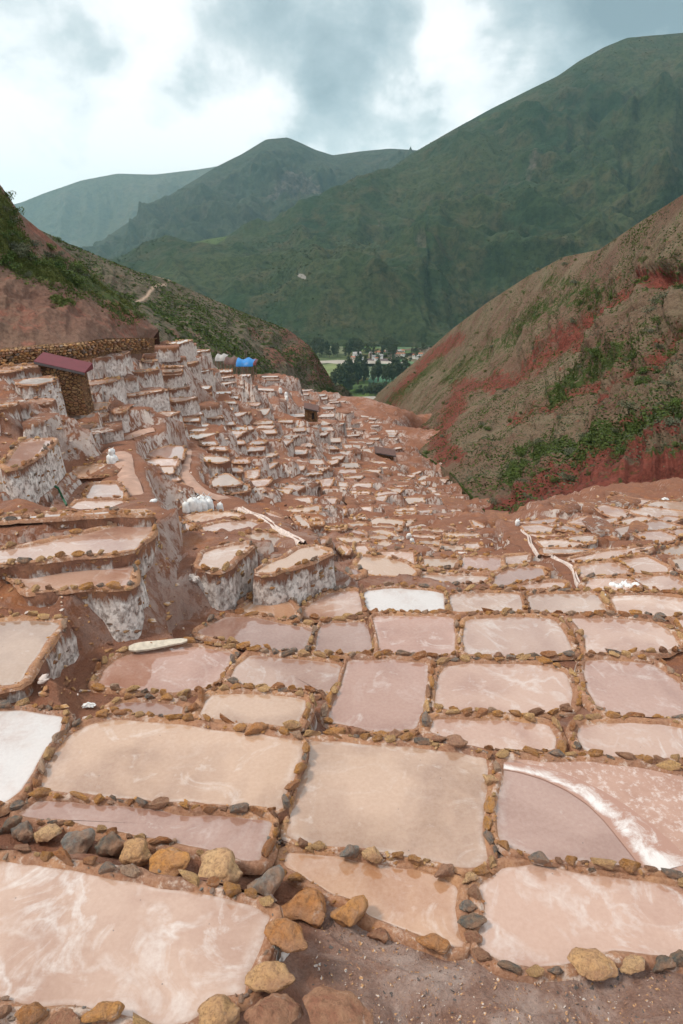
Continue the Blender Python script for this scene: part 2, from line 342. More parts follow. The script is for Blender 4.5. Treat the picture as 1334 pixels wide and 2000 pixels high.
def mat_mountain(name, g1, g2, br, sc):
    t = NT(name); p = t.pos()
    n1 = t.noise(p, 0.0022*sc, 6, 0.6, 0.4); n2 = t.noise(p, 0.012*sc, 8, 0.68, 0.3); n3 = t.noise(p, 0.075*sc, 6, 0.72)
    c = t.mix(t.ramp(n1, [(0.36, 0.0), (0.62, 1.0)]), g1, g2)
    c = t.mix(t.ramp(n2, [(0.48, 0.0), (0.68, 0.75)]), c, br)
    rk = t.math('ADD', t.attr('red'), t.math('MULTIPLY', t.math('SUBTRACT', n2, 0.5), 1.0))
    c = t.mix(t.ramp(rk, [(0.45, 0.0), (0.6, 0.8)]), c, (0.12, 0.10, 0.085))
    c = t.mix(t.ramp(n3, [(0.42, 0.6), (0.54, 0.0)]), c, tuple(v*0.5 for v in g1))
    c = t.mix(t.ramp(t.attr('path'), [(0.45, 0.0), (0.6, 1.0)]), c, (0.22, 0.20, 0.185))
    c = t.mix(t.ramp(t.attr('green'), [(0.4, 0.0), (0.7, 0.8)]), c, (0.075, 0.105, 0.03))
    t.bump(t.math('ADD', t.math('MULTIPLY', n2, 1.5), t.math('MULTIPLY', n3, 0.18)), 0.8, 12.0/sc)
    M[name] = t.done(c, 0.95, 0.1); return M[name]
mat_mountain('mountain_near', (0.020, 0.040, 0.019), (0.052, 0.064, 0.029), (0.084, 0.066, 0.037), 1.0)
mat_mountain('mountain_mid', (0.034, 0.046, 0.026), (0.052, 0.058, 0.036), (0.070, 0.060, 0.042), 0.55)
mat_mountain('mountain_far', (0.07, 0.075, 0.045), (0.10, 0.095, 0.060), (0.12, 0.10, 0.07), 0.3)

# ------------------------------------------------------------------ depth of the visible ground along each pixel's ray
def tanq(px, py):
    r = ray(px, py); return -r[2]/r[1]
H = [  # pixel x, y, drop below the eye (before scale)
 (0, 2000, 5.85), (300, 1850, 5.85), (500, 1900, 5.85), (0, 1700, 5.9), (650, 1960, 6.1), (1000, 1950, 6.15), (1334, 1950, 6.15), (740, 1760, 6.5), (1150, 1800, 6.5),
 (760, 1560, 6.45), (1150, 1600, 6.45), (330, 1620, 6.4), (330, 1480, 6.4), (30, 1470, 6.35), (20, 1270, 6.1), (320, 1310, 6.9), (500, 1385, 6.4), (560, 1310, 6.85),
 (730, 1360, 6.75), (980, 1340, 6.75), (1240, 1340, 6.7), (980, 1420, 6.6), (1240, 1450, 6.55), (500, 1240, 7.2), (800, 1240, 7.15), (1010, 1240, 7.15), (1220, 1240, 7.15),
 (520, 1190, 7.4), (650, 1180, 7.5), (800, 1170, 7.6), (950, 1175, 7.65), (1100, 1175, 7.7), (1270, 1180, 7.7), (760, 1110, 8.2), (860, 1110, 8.4), (940, 1110, 8.5), (870, 1140, 8.1),
 (1010, 1130, 8.1), (1200, 1100, 8.5), (1290, 1130, 8.2), (1320, 1080, 8.8), (1090, 1060, 9.4), (1080, 1035, 10.1), (850, 1060, 10.0), (900, 1045, 10.6), (1200, 1040, 9.5), (1300, 1030, 9.6),
 (1270, 1010, 9.9), (1040, 1020, 10.8), (1230, 985, 10.4), (1300, 975, 10.3), (1180, 1000, 10.3), (1080, 1010, 11.0), (1120, 992, 10.8), (990, 1025, 11.3), (960, 1003, 12.6), (700, 1040, 10.0), (640, 1020, 10.0), (800, 1000, 13.2)]
DC = [  # pixel x, y, forward distance (before scale)
 (150, 1050, 12.4), (150, 1110, 11.6), (430, 1085, 13.3), (590, 1090, 13.9), (200, 985, 16.5), (205, 950, 19), (195, 915, 21), (170, 865, 25), (180, 835, 27), (180, 813, 29), (185, 795, 31),
 (150, 790, 32), (60, 875, 18), (20, 950, 15.5), (20, 790, 21), (70, 745, 25), (30, 715, 29), (100, 702, 31), (150, 680, 32), (310, 955, 24), (310, 925, 26.5), (330, 885, 29), (400, 1005, 21.5), (440, 1030, 18), (520, 1045, 16.5), (540, 1005, 24),
 (260, 930, 22.5), (440, 895, 31), (430, 950, 26), (320, 815, 34), (290, 768, 35.5), (290, 725, 39), (300, 700, 43), (290, 655, 49), (350, 665, 57), (350, 700, 51), (400, 700, 65), (400, 740, 58), (430, 700, 75), (480, 735, 80), (600, 775, 112), (700, 835, 108),
 (800, 895, 86), (880, 955, 62), (440, 850, 44), (500, 880, 42), (560, 900, 44), (600, 950, 36), (640, 980, 34), (700, 1000, 32), (700, 940, 46), (780, 940, 50), (650, 860, 68), (560, 830, 60), (500, 800, 60),
 (420, 780, 53), (450, 740, 69), (350, 740, 46), (360, 780, 44), (370, 800, 42.5), (700, 790, 118), (760, 880, 78), (730, 830, 100), (850, 990, 42), (620, 900, 50), (500, 950, 31), (480, 990, 26), (850, 930, 66), (930, 985, 44)]
CP = [(a, b, c/tanq(a, b)) for a, b, c in H] + DC
_cp = np.array(CP, float)
def _phi(r): return np.where(r > 1e-9, r*r*np.log(np.maximum(r, 1e-9)), 0)
def _tps_fit():
    X = _cp[:, :2]/400.0; n = len(X)
    K = _phi(np.linalg.norm(X[:, None]-X[None], axis=2)) + np.eye(n)*0.004
    P = np.hstack([np.ones((n, 1)), X]); A = np.block([[K, P], [P.T, np.zeros((3, 3))]])
    return X, np.linalg.solve(A, np.concatenate([np.log(_cp[:, 2]), np.zeros(3)]))
_TX, _TW = _tps_fit()
def dist_at(px, py):
    q = np.array([px, py])/400.0
    k = _phi(np.linalg.norm(_TX-q, axis=1))
    return S*math.exp(float(k@_TW[:-3] + _TW[-3] + q@_TW[-2:]))

# ------------------------------------------------------------------ the ponds, outlines traced tile by tile
TILES = {'P': (0, 0, 1), 'N1': (0, 1500, 2), 'N4': (667, 1000, 2), 'T1': (0, 640, 5.336), 'T2': (0, 830, 5.336), 'T3': (230, 640, 5.336), 'T4': (230, 830, 5.336), 'T5': (470, 680, 5.336),
 'T6': (470, 850, 5.336), 'T7': (700, 760, 5.336), 'T8': (700, 920, 5.336), 'U1': (940, 930, 6.67), 'U2': (1134, 930, 6.67), 'U5': (340, 990, 5.336), 'U6': (560, 1020, 5.336), 'U8': (0, 980, 3.923)}
# tile; colour letter (t tan, p pink, d dark, l pale, o orange, w white, ? any); outline; then optional label
POND_TXT = '''
N1 l -250,360 0,365 190,385 420,420 640,465 860,505 1010,545 1065,575 1035,680 975,800 965,890 850,905 760,990 620,1010 480,950 300,935 150,935 0,905 -250,880 | large shallow pond with white salt swirls beside the row of big boulders
N1 d 90,170 150,125 300,130 480,155 700,180 900,190 1050,200 1070,215 1050,290 1020,370 960,365 860,330 700,290 560,265 430,245 330,225 250,200 150,205 70,180 | long narrow pink pond directly behind the row of big boulders
P t 75,1540 90,1490 130,1440 170,1415 230,1405 330,1412 430,1425 540,1440 592,1448 588,1490 565,1540 550,1585 480,1575 380,1570 280,1562 180,1555 110,1550 | wide tan pond with dark reflection along its far edge, left of the square tan pond
P w -120,1395 0,1385 60,1390 130,1400 118,1430 90,1465 60,1515 40,1545 0,1575 -120,1590 | salt-white pond cut by the left edge of the picture
P t 600,1448 640,1448 720,1452 830,1462 900,1470 950,1480 955,1500 945,1560 942,1620 952,1650 955,1680 930,1695 880,1690 800,1680 720,1660 650,1655 590,1645 560,1630 570,1590 585,1530 | big squarish tan pond in the middle of the lower picture
P o 560,1665 600,1668 660,1672 720,1685 800,1695 860,1710 895,1735 893,1780 900,1830 910,1850 880,1850 800,1820 750,1800 720,1790 690,1760 640,1745 600,1715 555,1690 | smooth orange-tan pond touching the gravel path
P d 985,1485 1050,1485 1150,1490 1250,1500 1334,1520 1420,1530 1420,1720 1334,1712 1270,1695 1200,1690 1130,1685 1050,1675 1000,1660 970,1640 972,1580 980,1530 | brown pond crossed by a curved white salt line
P p 985,1690 1050,1690 1130,1705 1230,1720 1334,1735 1430,1745 1430,1870 1334,1870 1260,1865 1190,1860 1100,1880 1040,1890 980,1880 940,1855 930,1820 945,1770 935,1730 | drying pink pond with pale streaks beside the gravel path
P d 680,1288 760,1288 838,1293 835,1340 825,1400 815,1425 770,1430 700,1425 645,1415 640,1400 655,1360 672,1320 | even mauve-pink pond right behind the square tan pond
P p 868,1302 920,1296 1000,1296 1070,1302 1105,1315 1115,1350 1118,1385 1050,1395 960,1392 850,1385 848,1360 858,1320 | rounded pink pond with a pale arc inside its far corner
P d 1145,1290 1200,1290 1270,1295 1300,1310 1334,1340 1400,1370 1400,1415 1334,1405 1260,1402 1200,1400 1165,1380 1145,1345 1142,1310 | mauve pond beside the bare mud mound at the right edge
P p 845,1402 920,1408 1000,1408 1070,1415 1085,1440 1083,1465 1000,1465 930,1458 870,1445 835,1430 | narrow pink pond with white streak behind the stones of the square tan pond
P p 1132,1415 1200,1412 1270,1415 1334,1420 1400,1425 1400,1490 1334,1480 1250,1485 1170,1478 1140,1465 1128,1440 | pink pond just behind the pond with the curved salt line
P d 260,1275 360,1262 400,1265 455,1275 450,1300 425,1330 400,1345 350,1355 280,1350 230,1345 190,1340 205,1310 225,1290 | pink-brown pond lying in front of the weathered plank
P p 490,1278 560,1285 620,1290 665,1298 660,1330 645,1365 625,1350 540,1345 480,1340 448,1325 460,1300 | pink pond to the right of the pond with the plank
P t 415,1355 470,1355 540,1358 600,1365 595,1390 580,1420 520,1415 450,1410 405,1405 388,1395 398,1370 | small raised tan pond above the turquoise plastic scrap
P d 240,1372 320,1375 358,1380 355,1400 330,1402 270,1395 215,1385 | sliver of a pond between two mud banks below the plank pond
P t -80,1220 0,1213 60,1213 120,1217 90,1255 60,1300 40,1335 0,1342 -80,1345 | raised tan pond at the left edge above a salt-streaked wall
P d 445,1203 520,1210 570,1222 610,1228 605,1250 595,1272 540,1272 470,1258 410,1245 385,1235 410,1220 | dull pink pond at the foot of the muddy gully
P d 633,1218 720,1215 725,1250 728,1278 665,1275 612,1275 618,1245 | small dark mauve pond between two stone rows
P d 727,1204 800,1203 885,1205 888,1240 890,1278 820,1280 742,1276 738,1240 | mauve pond directly in front of the bright white pond
P p 910,1210 980,1206 1070,1206 1090,1215 1110,1245 1120,1278 1050,1282 960,1282 907,1278 904,1245 | cracked pink pond right of the mauve pond, in the second stone grid row
P p 1112,1207 1200,1207 1280,1215 1310,1235 1330,1262 1290,1272 1200,1275 1145,1275 1140,1245 1125,1222 | pink pond behind the bare mud mound, last in the stone grid row
P p 1320,1210 1380,1210 1380,1240 1335,1228 | corner of a pond at the right edge behind the mud mound
P o 505,1163 545,1162 570,1180 578,1205 540,1212 490,1200 470,1190 | orange-pink pond tucked under the tall salt wall
P p 640,1158 700,1153 705,1180 710,1200 660,1208 595,1205 593,1190 | pink pond with white film beside the bright white pond
P w 712,1155 770,1148 865,1157 870,1180 872,1198 800,1198 720,1195 712,1175 | bright white salt-crusted pond in the centre of the stone grid
P l 880,1160 1015,1158 1022,1185 1022,1195 950,1195 885,1198 878,1180 | pale pink pond directly right of the bright white pond
P l 1030,1160 1165,1160 1180,1180 1188,1196 1100,1198 1035,1195 | pale pink pond below the end of the white-lined channel
P l 1190,1163 1280,1162 1380,1175 1380,1205 1280,1203 1205,1198 | pale pond in front of the five white sacks
N4 d 585,290 600,255 640,228 720,215 785,220 800,250 770,262 680,280 640,290 | mauve pond with a rounded arched far bank
N4 p 640,300 720,285 800,275 870,275 875,295 780,300 | sliver of a pond before the arched pond
N4 l 320,245 420,250 540,250 575,255 545,275 460,283 380,282 310,268 | pale pond left of the arched mauve pond
N4 p 330,228 400,228 560,238 580,245 430,245
N4 t 320,182 455,185 445,220 380,220 325,210
N4 d 475,178 625,180 620,210 600,232 520,230 462,222
N4 p 640,175 730,165 725,190 690,205 640,205
N4 t 60,210 80,175 160,178 240,195 300,230 270,250 190,250 110,247 | broad tan pond above the bright white pond
N4 p 150,155 280,155 285,205 230,195 175,178
N4 p 950,290 970,262 1110,255 1160,290 1100,308 960,305 | pink pond on whose edge five white sacks stand
N4 p 1130,260 1280,245 1334,275 1334,305 1220,310 1170,290 | pink pond right of the five white sacks
N4 p 920,210 1060,195 1130,240 1040,250 940,250
N4 p 1070,195 1190,172 1270,215 1275,235 1150,240
N4 p 890,185 1000,160 1150,140 1230,130 1190,150 1090,175 980,195 900,200
N4 t 1230,160 1334,125 1420,110 1420,165 1334,172
N4 t 1285,185 1400,172 1400,225 1334,235
N4 l 785,145 900,145 980,150 900,160 790,162
N4 l 760,112 850,108 950,125 900,138 790,138
U1 p 620,760 800,765 1060,775 1010,810 780,800 640,780
U1 p 560,660 760,645 910,680 850,745 720,735 610,710
U1 p 520,600 780,575 950,560 890,605 720,625 540,625
U1 p 260,590 400,590 420,630 300,615
U1 l 900,640 1040,620 1000,650 930,665
U1 p 1010,690 1090,650 1320,710 1230,740 1120,710
U1 l 1090,400 1200,365 1334,370 1394,400 1334,430 1200,440
P p 1112,1020 1134,1011 1151,1010 1168,1015 1150,1026 1134,1026
P l 1105,1053 1132,1046 1160,1047 1157,1058 1143,1059 1120,1056
U2 p 400,290 480,260 700,300 910,325 830,360 700,350 520,315
U2 p 240,420 330,400 480,430 620,455 560,520 480,530 330,480
U2 l 190,640 260,590 420,555 480,560 400,610 330,650
U2 l 900,380 1030,345 1334,350 1500,370 1500,450 1334,450 1100,420
U2 l 700,470 870,415 1100,440 1334,475 1240,515 1000,530 850,510
U2 l 490,605 700,545 810,535 900,555 830,605 650,625
U2 p 1010,570 1130,530 1300,555 1180,590 1090,600
U2 p 430,700 700,650 1000,605 1180,650 1300,680 1100,700 780,720 640,740 560,790 500,770
U2 p 690,750 1050,715 1240,790 1230,830 1060,860 900,865 800,800
U2 p 1090,720 1334,695 1450,740 1250,775
U5 o 110,100 300,65 600,55 700,90 740,120 620,130 400,170 230,170 | orange pond with a white film right below the row of standing sacks
U5 p 290,210 500,165 800,145 960,205 800,240 620,270 320,260 | pink pond below the orange pond, bounded by the white-lined channel
U5 t 700,300 950,260 1100,320 1200,385 1050,415 930,410 780,330 | tan pond beside the lower end of the white-lined channel
U5 l 240,620 310,480 420,440 620,400 760,380 800,400 700,480 600,550 520,640 450,670 | raised pale pond on a stone-edged terrace above the gully
P t 498,1118 527,1100 560,1088 588,1071 616,1066 646,1078 622,1088 584,1102 560,1112 530,1120 | raised tan pond on top of the tall white salt wall
U5 p 0,130 100,160 220,215 140,270 60,220 0,170
U5 p 860,30 960,40 1120,100 1040,95 930,60
U6 p 210,190 410,170 430,215 330,235 230,220
U6 d 560,110 720,85 800,120 790,150 640,140
U6 t 530,160 700,155 840,185 820,215 690,225 580,200
U6 p 555,235 620,260 650,290 620,350 590,320
U6 p 710,250 820,240 880,320 800,350 740,340
U6 t 860,150 1000,135 1060,155 1040,190 920,195
U6 t 890,100 1000,85 1090,110 1130,150 1060,140
U6 t 930,210 1060,200 1100,260 1020,270 960,250
U6 t 650,20 780,15 820,50 700,45
U6 t 430,70 600,55 590,85 470,90
U6 t 280,0 370,0 360,20 290,25
U6 d 660,480 720,490 800,530 700,560
T8 l 410,400 560,385 570,415 420,415
T8 t 400,430 580,425 570,445 420,450
T8 t 400,460 575,455 570,485 440,485
T8 t 150,520 210,495 440,525 420,565 170,560
T8 t 165,575 410,585 410,610 200,600
T8 t 590,610 860,620 850,660 600,650
T8 l 530,665 840,675 830,710 620,710
T8 t 620,730 850,725 840,780 650,765
T8 t 910,650 1240,650 1260,690 910,695
T8 t 910,705 1230,705 1210,735 910,730
T8 t 880,775 1080,785 1090,820 990,845 900,830
T8 p 1100,760 1240,755 1280,790 1150,810 1110,790
T8 w 1040,840 1240,850 1200,860 1040,858
T8 p 440,800 620,775 830,805 810,835 560,820
T8 l 830,310 960,330 970,350 880,345
T8 l 1040,340 1140,340 1130,370 1060,360
T8 l 1190,520 1310,575 1290,590 1220,570
T8 l 860,600 960,580 1000,615 920,620
T8 p 840,490 950,490 930,545 840,520
T8 p 610,420 740,410 720,450 620,440
T8 ? 370,155 500,155 480,185 360,175
T8 ? 310,185 455,190 420,220 320,205
T8 ? 220,225 390,225 350,265 190,250
T8 ? 180,275 290,265 250,310 210,310
T8 ? 380,90 540,80 520,95 400,98
T8 ? 390,110 520,105 490,125 420,122
T8 ? 0,220 100,215 110,235 0,240
T8 ? 0,250 90,250 80,295 0,290
T8 l 780,235 840,235 850,255 800,250
T8 l 730,175 790,178 790,190 735,190
T8 l 755,200 800,205 810,220 770,220
T8 ? 930,280 990,275 980,310 950,310
T8 ? 660,110 700,112 700,145 680,140
T8 ? 770,85 930,85 900,100 800,100
T8 w 0,490 60,480 80,505 0,510
T8 ? 0,540 60,545 80,580 0,580
T8 w 1130,600 1190,598 1190,615 1135,617
T8 ? 490,520 570,515 540,550 500,570
T7 t 20,880 70,850 210,855 100,930 40,900
T7 t 140,755 260,760 300,790 200,780
T7 ? 130,825 290,815 280,835 150,840
T7 ? 190,845 290,845 280,860 220,860
T7 ? 0,550 70,555 60,575 0,580
T7 t 30,635 110,630 150,680 80,670
T7 ? 80,560 150,555 130,570 90,572
T7 ? 120,515 210,508 200,525 130,525
T7 l 290,430 370,430 380,450 300,450
T7 l 310,460 390,460 380,472 320,472
T7 ? 320,480 380,482 370,495 325,495
T7 l 310,520 400,515 390,530 320,532
T7 l 350,615 430,605 440,615 360,628
T7 ? 500,765 600,755 570,780 520,780
T7 w 390,790 430,785 440,810 400,810
T7 ? 560,880 650,855 640,870 580,890
T7 ? 510,900 580,898 570,915 520,915
T7 ? 380,940 530,935 520,950 400,955
T7 ? 390,965 520,965 490,980 420,980
T7 ? 620,940 680,910 730,915 700,935 650,950
T7 l 780,945 930,940 900,955 800,955
T7 l 790,965 900,962 890,975 800,972
T7 ? 640,975 680,970 700,995 670,990
T7 l 110,300 180,305 170,315 120,312
T7 l 110,345 160,340 155,352 115,352
T7 l 140,378 210,375 200,385 150,388
T7 l 30,275 100,285 95,292 40,290
T7 l 10,420 70,420 60,428 10,430
T7 l 20,465 90,462 85,472 25,475
T7 l 110,455 185,450 180,458 115,462
T7 l 220,635 310,628 300,640 230,642
T6 t 410,40 480,5 590,5 520,45
T6 p 305,105 400,65 520,65 430,115 330,125
T6 p 140,350 220,305 370,295 280,345 200,365
T6 p 370,260 400,250 500,250 490,275
T6 ? 75,380 180,370 170,420 120,450 80,430
T6 p 80,485 300,465 240,520 120,530 85,510
T6 t 140,570 230,560 330,650 220,665 170,610
T6 o -60,535 60,520 40,575 -40,590
T6 t 380,565 520,570 490,605 420,585
T6 p 460,545 510,520 650,535 550,580
T6 l 570,500 620,480 800,490 700,530
T6 p 790,470 960,460 920,520 860,530 840,490
T6 t 490,780 790,745 790,790 510,795
T6 t 640,815 780,810 780,845 690,850
T6 t 740,870 810,865 845,920 770,930
T6 t 555,840 620,850 720,940 700,960 640,940
T6 p 160,785 260,800 430,860 300,840 190,805
T6 t 900,970 1090,965 1060,985 920,990
T6 t 1120,930 1280,915 1300,955 1160,945
T6 l 1160,860 1270,840 1310,875 1200,885
T6 ? 1075,700 1200,690 1280,700 1150,712
T6 ? 1030,495 1100,505 1100,540 1030,535
T6 ? 1040,545 1095,550 1070,585 1045,570
T6 t 760,350 900,340 850,365 780,370
T6 ? 1020,180 1140,170 1110,205 1010,215
T6 ? 960,230 1070,218 1040,250 960,250
T6 ? 925,275 1010,255 1000,285 950,300
T6 ? 1250,410 1300,375 1334,375 1334,415
T6 l 1080,435 1260,425 1230,450 1100,445
T6 l 1080,105 1150,105 1160,130 1100,132
T6 ? 1170,105 1240,110 1240,135 1190,135
T6 ? 1140,70 1210,70 1240,90 1170,90
T6 ? 1160,165 1260,160 1240,180 1180,185
T6 l 1160,590 1334,585 1334,610 1180,610
T6 t 1170,620 1320,620 1280,670 1230,660
T6 l 610,400 800,390 830,405 630,425
T5 p 0,830 100,820 120,840 60,860 0,865
T5 t 130,670 170,645 290,640 250,690 170,695
T5 ? 0,680 90,670 70,690 0,700
T5 ? 700,765 790,760 780,772 710,775
T5 t 800,770 860,762 920,785 880,795 810,795
T5 l 940,785 1070,780 1060,790 960,798
T5 l 1090,775 1250,768 1240,778 1100,785
T5 l 1050,838 1160,835 1140,845 1060,848
T5 l 1190,855 1300,845 1290,855 1200,860
T5 l 1060,910 1230,898 1220,910 1100,920
T5 l 1140,975 1270,975 1280,990 1170,995
T5 l 1030,670 1160,662 1140,675 1050,680
T5 l 830,620 900,610 970,620 950,630 850,632
T5 l 670,618 770,615 740,628 690,630
T5 l 620,540 740,540 740,550 630,552
T5 l 560,480 700,475 690,485 570,488
T5 ? 580,440 740,432 700,445 600,450
T5 l 790,485 880,480 870,495 810,500
T5 l 810,520 900,515 890,530 840,532
T5 l 930,540 1000,535 995,545 935,548
T5 l 930,560 1020,555 1010,565 940,568
T5 l 1030,550 1090,548 1080,558 1040,560
T5 l 230,290 380,290 370,300 250,302
T5 l 270,310 380,308 370,316 280,318
T5 l 280,325 390,322 380,332 290,334
T5 ? 150,480 260,475 250,488 170,490
T5 ? 0,280 90,275 80,290 10,292
T5 p 730,895 900,880 870,905 730,915
T3 t -10,850 90,838 60,870 -10,885
T3 l 300,925 470,890 620,885 540,910 420,945 340,945
T3 l 560,740 800,728 700,755 600,768
T3 t 550,615 690,608 720,615 640,630 570,640
T3 t 770,620 950,612 940,635 780,645
T3 t 820,665 950,660 960,685 850,690
T3 t 900,780 1030,770 960,800 910,810
T3 t 1000,585 1180,568 1210,570 1060,600
T3 t 480,440 650,435 640,455 490,462
T3 t 490,470 650,462 640,482 500,490
T3 t 490,402 660,398 650,408 500,412
T3 t 170,445 280,440 400,435 300,455 190,462
T3 l 100,700 300,665 480,655 330,680 180,705
T3 t 680,375 820,352 800,362 700,385
T3 t 260,345 390,338 350,358 290,358
T3 t 760,460 960,440 930,452 800,470
T3 p -20,250 100,250 60,270 -20,275
T3 t 530,160 700,130 760,132 640,165
T3 t 780,250 930,232 940,240 800,258
T3 p 1170,915 1250,890 1334,885 1300,905 1220,930
T3 ? 1290,490 1334,488 1334,500 1300,505
T3 ? 1070,515 1200,500 1190,510 1090,525
T1 w 210,570 270,545 400,535 540,535 500,560 380,585 260,585 | bright white pond in a scooped terrace just left of the red-roofed hut
T1 l -100,805 0,800 150,790 60,825 -60,840
T1 p 270,770 400,750 530,755 470,790 350,785
T1 p 60,410 370,392 370,410 130,430
T1 l -60,447 200,440 80,460 -60,468
T1 p 80,370 370,360 360,385 110,395
T1 p 900,570 1000,560 1240,530 1150,560 980,590
T1 p 870,660 980,655 940,690 880,695
T1 t 850,850 960,800 1110,790 1080,840 1000,850
T1 l 780,930 900,905 1090,900 1040,930 800,950
T1 t 540,345 700,328 720,335 580,362
T2 d 100,390 230,210 330,200 510,190 460,250 380,310 290,360 200,410 140,415 | dark-speckled pink pond on the high terrace above a broad salt-streaked wall
T2 p 690,5 960,0 930,40 850,50 740,45
T2 w 770,105 930,100 940,130 880,145 800,130
T2 t 800,160 960,160 930,200 880,230 830,200
T2 o 810,490 850,445 1000,425 1160,415 1230,440 1200,480 1110,515 870,525 | orange pond beside the stacked pair of white sacks
T2 p 930,730 990,640 1190,635 1250,700 1250,775 940,785 | pink pond left of the winding footpath, second below the stacked sacks
T2 p 770,880 860,810 1230,805 1290,860 1300,890 1130,900 830,925 | pink pond left of the winding footpath, just above the white-topped ledge
T4 d 350,300 400,270 520,240 640,240 660,260 650,340 520,345 400,325 | topmost of the five stepped ponds beside the winding footpath
T4 p 220,440 290,390 380,370 590,365 570,425 420,435 | second from the top of the five stepped ponds beside the winding footpath
T4 o 200,480 340,450 550,445 540,500 400,520 220,525 | orange-banded middle one of the five stepped ponds beside the winding footpath
T4 p 240,550 430,535 570,530 620,570 430,595 290,600 | fourth from the top of the five stepped ponds beside the winding footpath
T4 p 330,645 430,615 620,605 740,690 700,715 620,725 520,705 400,680 | lowest and largest of the five stepped ponds beside the winding footpath
T4 t 740,115 800,100 1010,90 930,115 830,140
T4 t 870,345 960,335 1120,345 1150,370 1060,385 950,375
T4 t 1000,590 1050,545 1140,530 1260,600 1200,620 1010,630
T4 o 1010,670 1150,640 1330,635 1320,680 1200,700 1040,690
T4 t 1180,50 1260,25 1334,25 1334,55 1220,60
T4 p 1090,95 1150,68 1320,68 1260,100
T4 p 1080,125 1260,110 1190,145 1090,145
U8 p -150,400 0,370 200,345 500,280 800,210 1050,145 1180,140 1150,230 1100,300 1040,375 900,385 700,400 500,420 300,450 20,480 -150,500 | upper pink pond on the big left terrace below the white-topped ledge
U8 p 40,520 200,485 400,460 700,430 900,405 1050,395 1030,480 1000,560 990,640 870,645 700,650 500,665 330,680 250,675 150,610 60,580 | lower pale pink pond on the big left terrace, edged by a tall salt wall
U8 w -60,130 0,125 300,105 600,90 900,75 1150,85 1160,100 900,95 600,108 300,125 0,145 -60,150 | white-crusted channel on top of the stone ledge at the left
'''
ZFIX = {}          # pond index -> forward distance fixed by hand (before scale)
ponds = []
for ln in POND_TXT.strip().split('\n'):
    body, _, lab = ln.partition('|'); w = body.split()
    ox, oy, sc = TILES[w[0]]
    pts = [(ox+float(a.split(',')[0])/sc, oy+float(a.split(',')[1])/sc) for a in w[2:]]
    c = np.mean(pts, axis=0)
    if c[1] < 1045 and w[0] not in ('U8', 'U5', 'P'): pts = [(c[0]+(a-c[0])*1.2, c[1]+(b-c[1])*(1.32 if c[1] < 1000 else 1.2)) for a, b in pts]
    ponds.append(dict(col=w[1], px=np.array(pts), c=c, label=lab.strip()))
FILL = [(240, 720), (300, 690), (400, 690), (470, 745), (600, 780), (690, 830), (800, 915), (880, 975), (940, 1015), (820, 1035), (700, 1035), (620, 990), (540, 975), (470, 930), (400, 860), (330, 830), (260, 800)]
def _in(P, x, y):
    c = False
    for (ax, ay), (bx, by) in zip(P, P[1:]+P[:1]):
        if (ay > y) != (by > y) and x < (bx-ax)*(y-ay)/(by-ay)+ax: c = not c
    return c
rf = random.Random(77); nf = 0
for _ in range(9000):
    if nf >= 56: break
    x = rf.uniform(240, 940); y = rf.uniform(690, 1035)
    if not _in(FILL, x, y) or (x < 430 and y < 805): continue
    k = (y-640)/400.0; hw_ = rf.uniform(9, 15)+10*k; hh_ = rf.uniform(1.6, 2.6)+5.0*k*k
    ok = True
    for q in ponds:
        lo = q['px'].min(0); hi = q['px'].max(0)
        if lo[0]-3 < x+hw_ and hi[0]+3 > x-hw_ and lo[1]-2.5 < y+hh_ and hi[1]+2.5 > y-hh_: ok = False; break
    if not ok: continue
    sk = rf.uniform(-0.5, 0.5)*hw_*0.6; tl = rf.uniform(-1.2, 1.2)
    pts = [(x-hw_-sk*0.3, y+hh_+tl), (x-hw_*rf.uniform(0.6, 0.95)+sk, y-hh_*rf.uniform(0.7, 1)), (x+hw_*rf.uniform(0.7, 1.0)+sk, y-hh_-tl), (x+hw_*rf.uniform(0.7, 1), y+hh_*rf.uniform(0.7, 1)-tl)]
    ponds.insert(len(ponds)-1, dict(col=rf.choice('tppl'), px=np.array(pts), c=np.array([x, y]), label='')); nf += 1
def poly_area(P):
    x, y = P[:, 0], P[:, 1]; return 0.5*float(np.sum(x*np.roll(y, -1)-np.roll(x, -1)*y))
def resample(P, step):
    out = []; n = len(P)
    for i in range(n):
        a, b = P[i], P[(i+1) % n]; k = max(1, int(round(np.linalg.norm(b-a)/step)))
        for j in range(k): out.append(a+(b-a)*j/k)
    return np.array(out)
def chaikin(P, it=1, k=0.12):
    for _ in range(it):
        Q = []
        n = len(P)
        for i in range(n):
            a, b = P[i], P[(i+1) % n]; Q += [a*(1-k)+b*k, a*k+b*(1-k)]
        P = np.array(Q)
    return P
def smooth1_(P, it):
    for _ in range(it):
        Q = P.copy(); Q[1:-1] = (P[:-2]+2*P[1:-1]+P[2:])/4; P = Q
    return P
def normals2(P):
    t = np.roll(P, -1, 0)-np.roll(P, 1, 0); l = np.maximum(np.linalg.norm(t, axis=1, keepdims=True), 1e-9); t = t/l
    return np.stack([t[:, 1], -t[:, 0]], 1)      # outward for a counter-clockwise outline
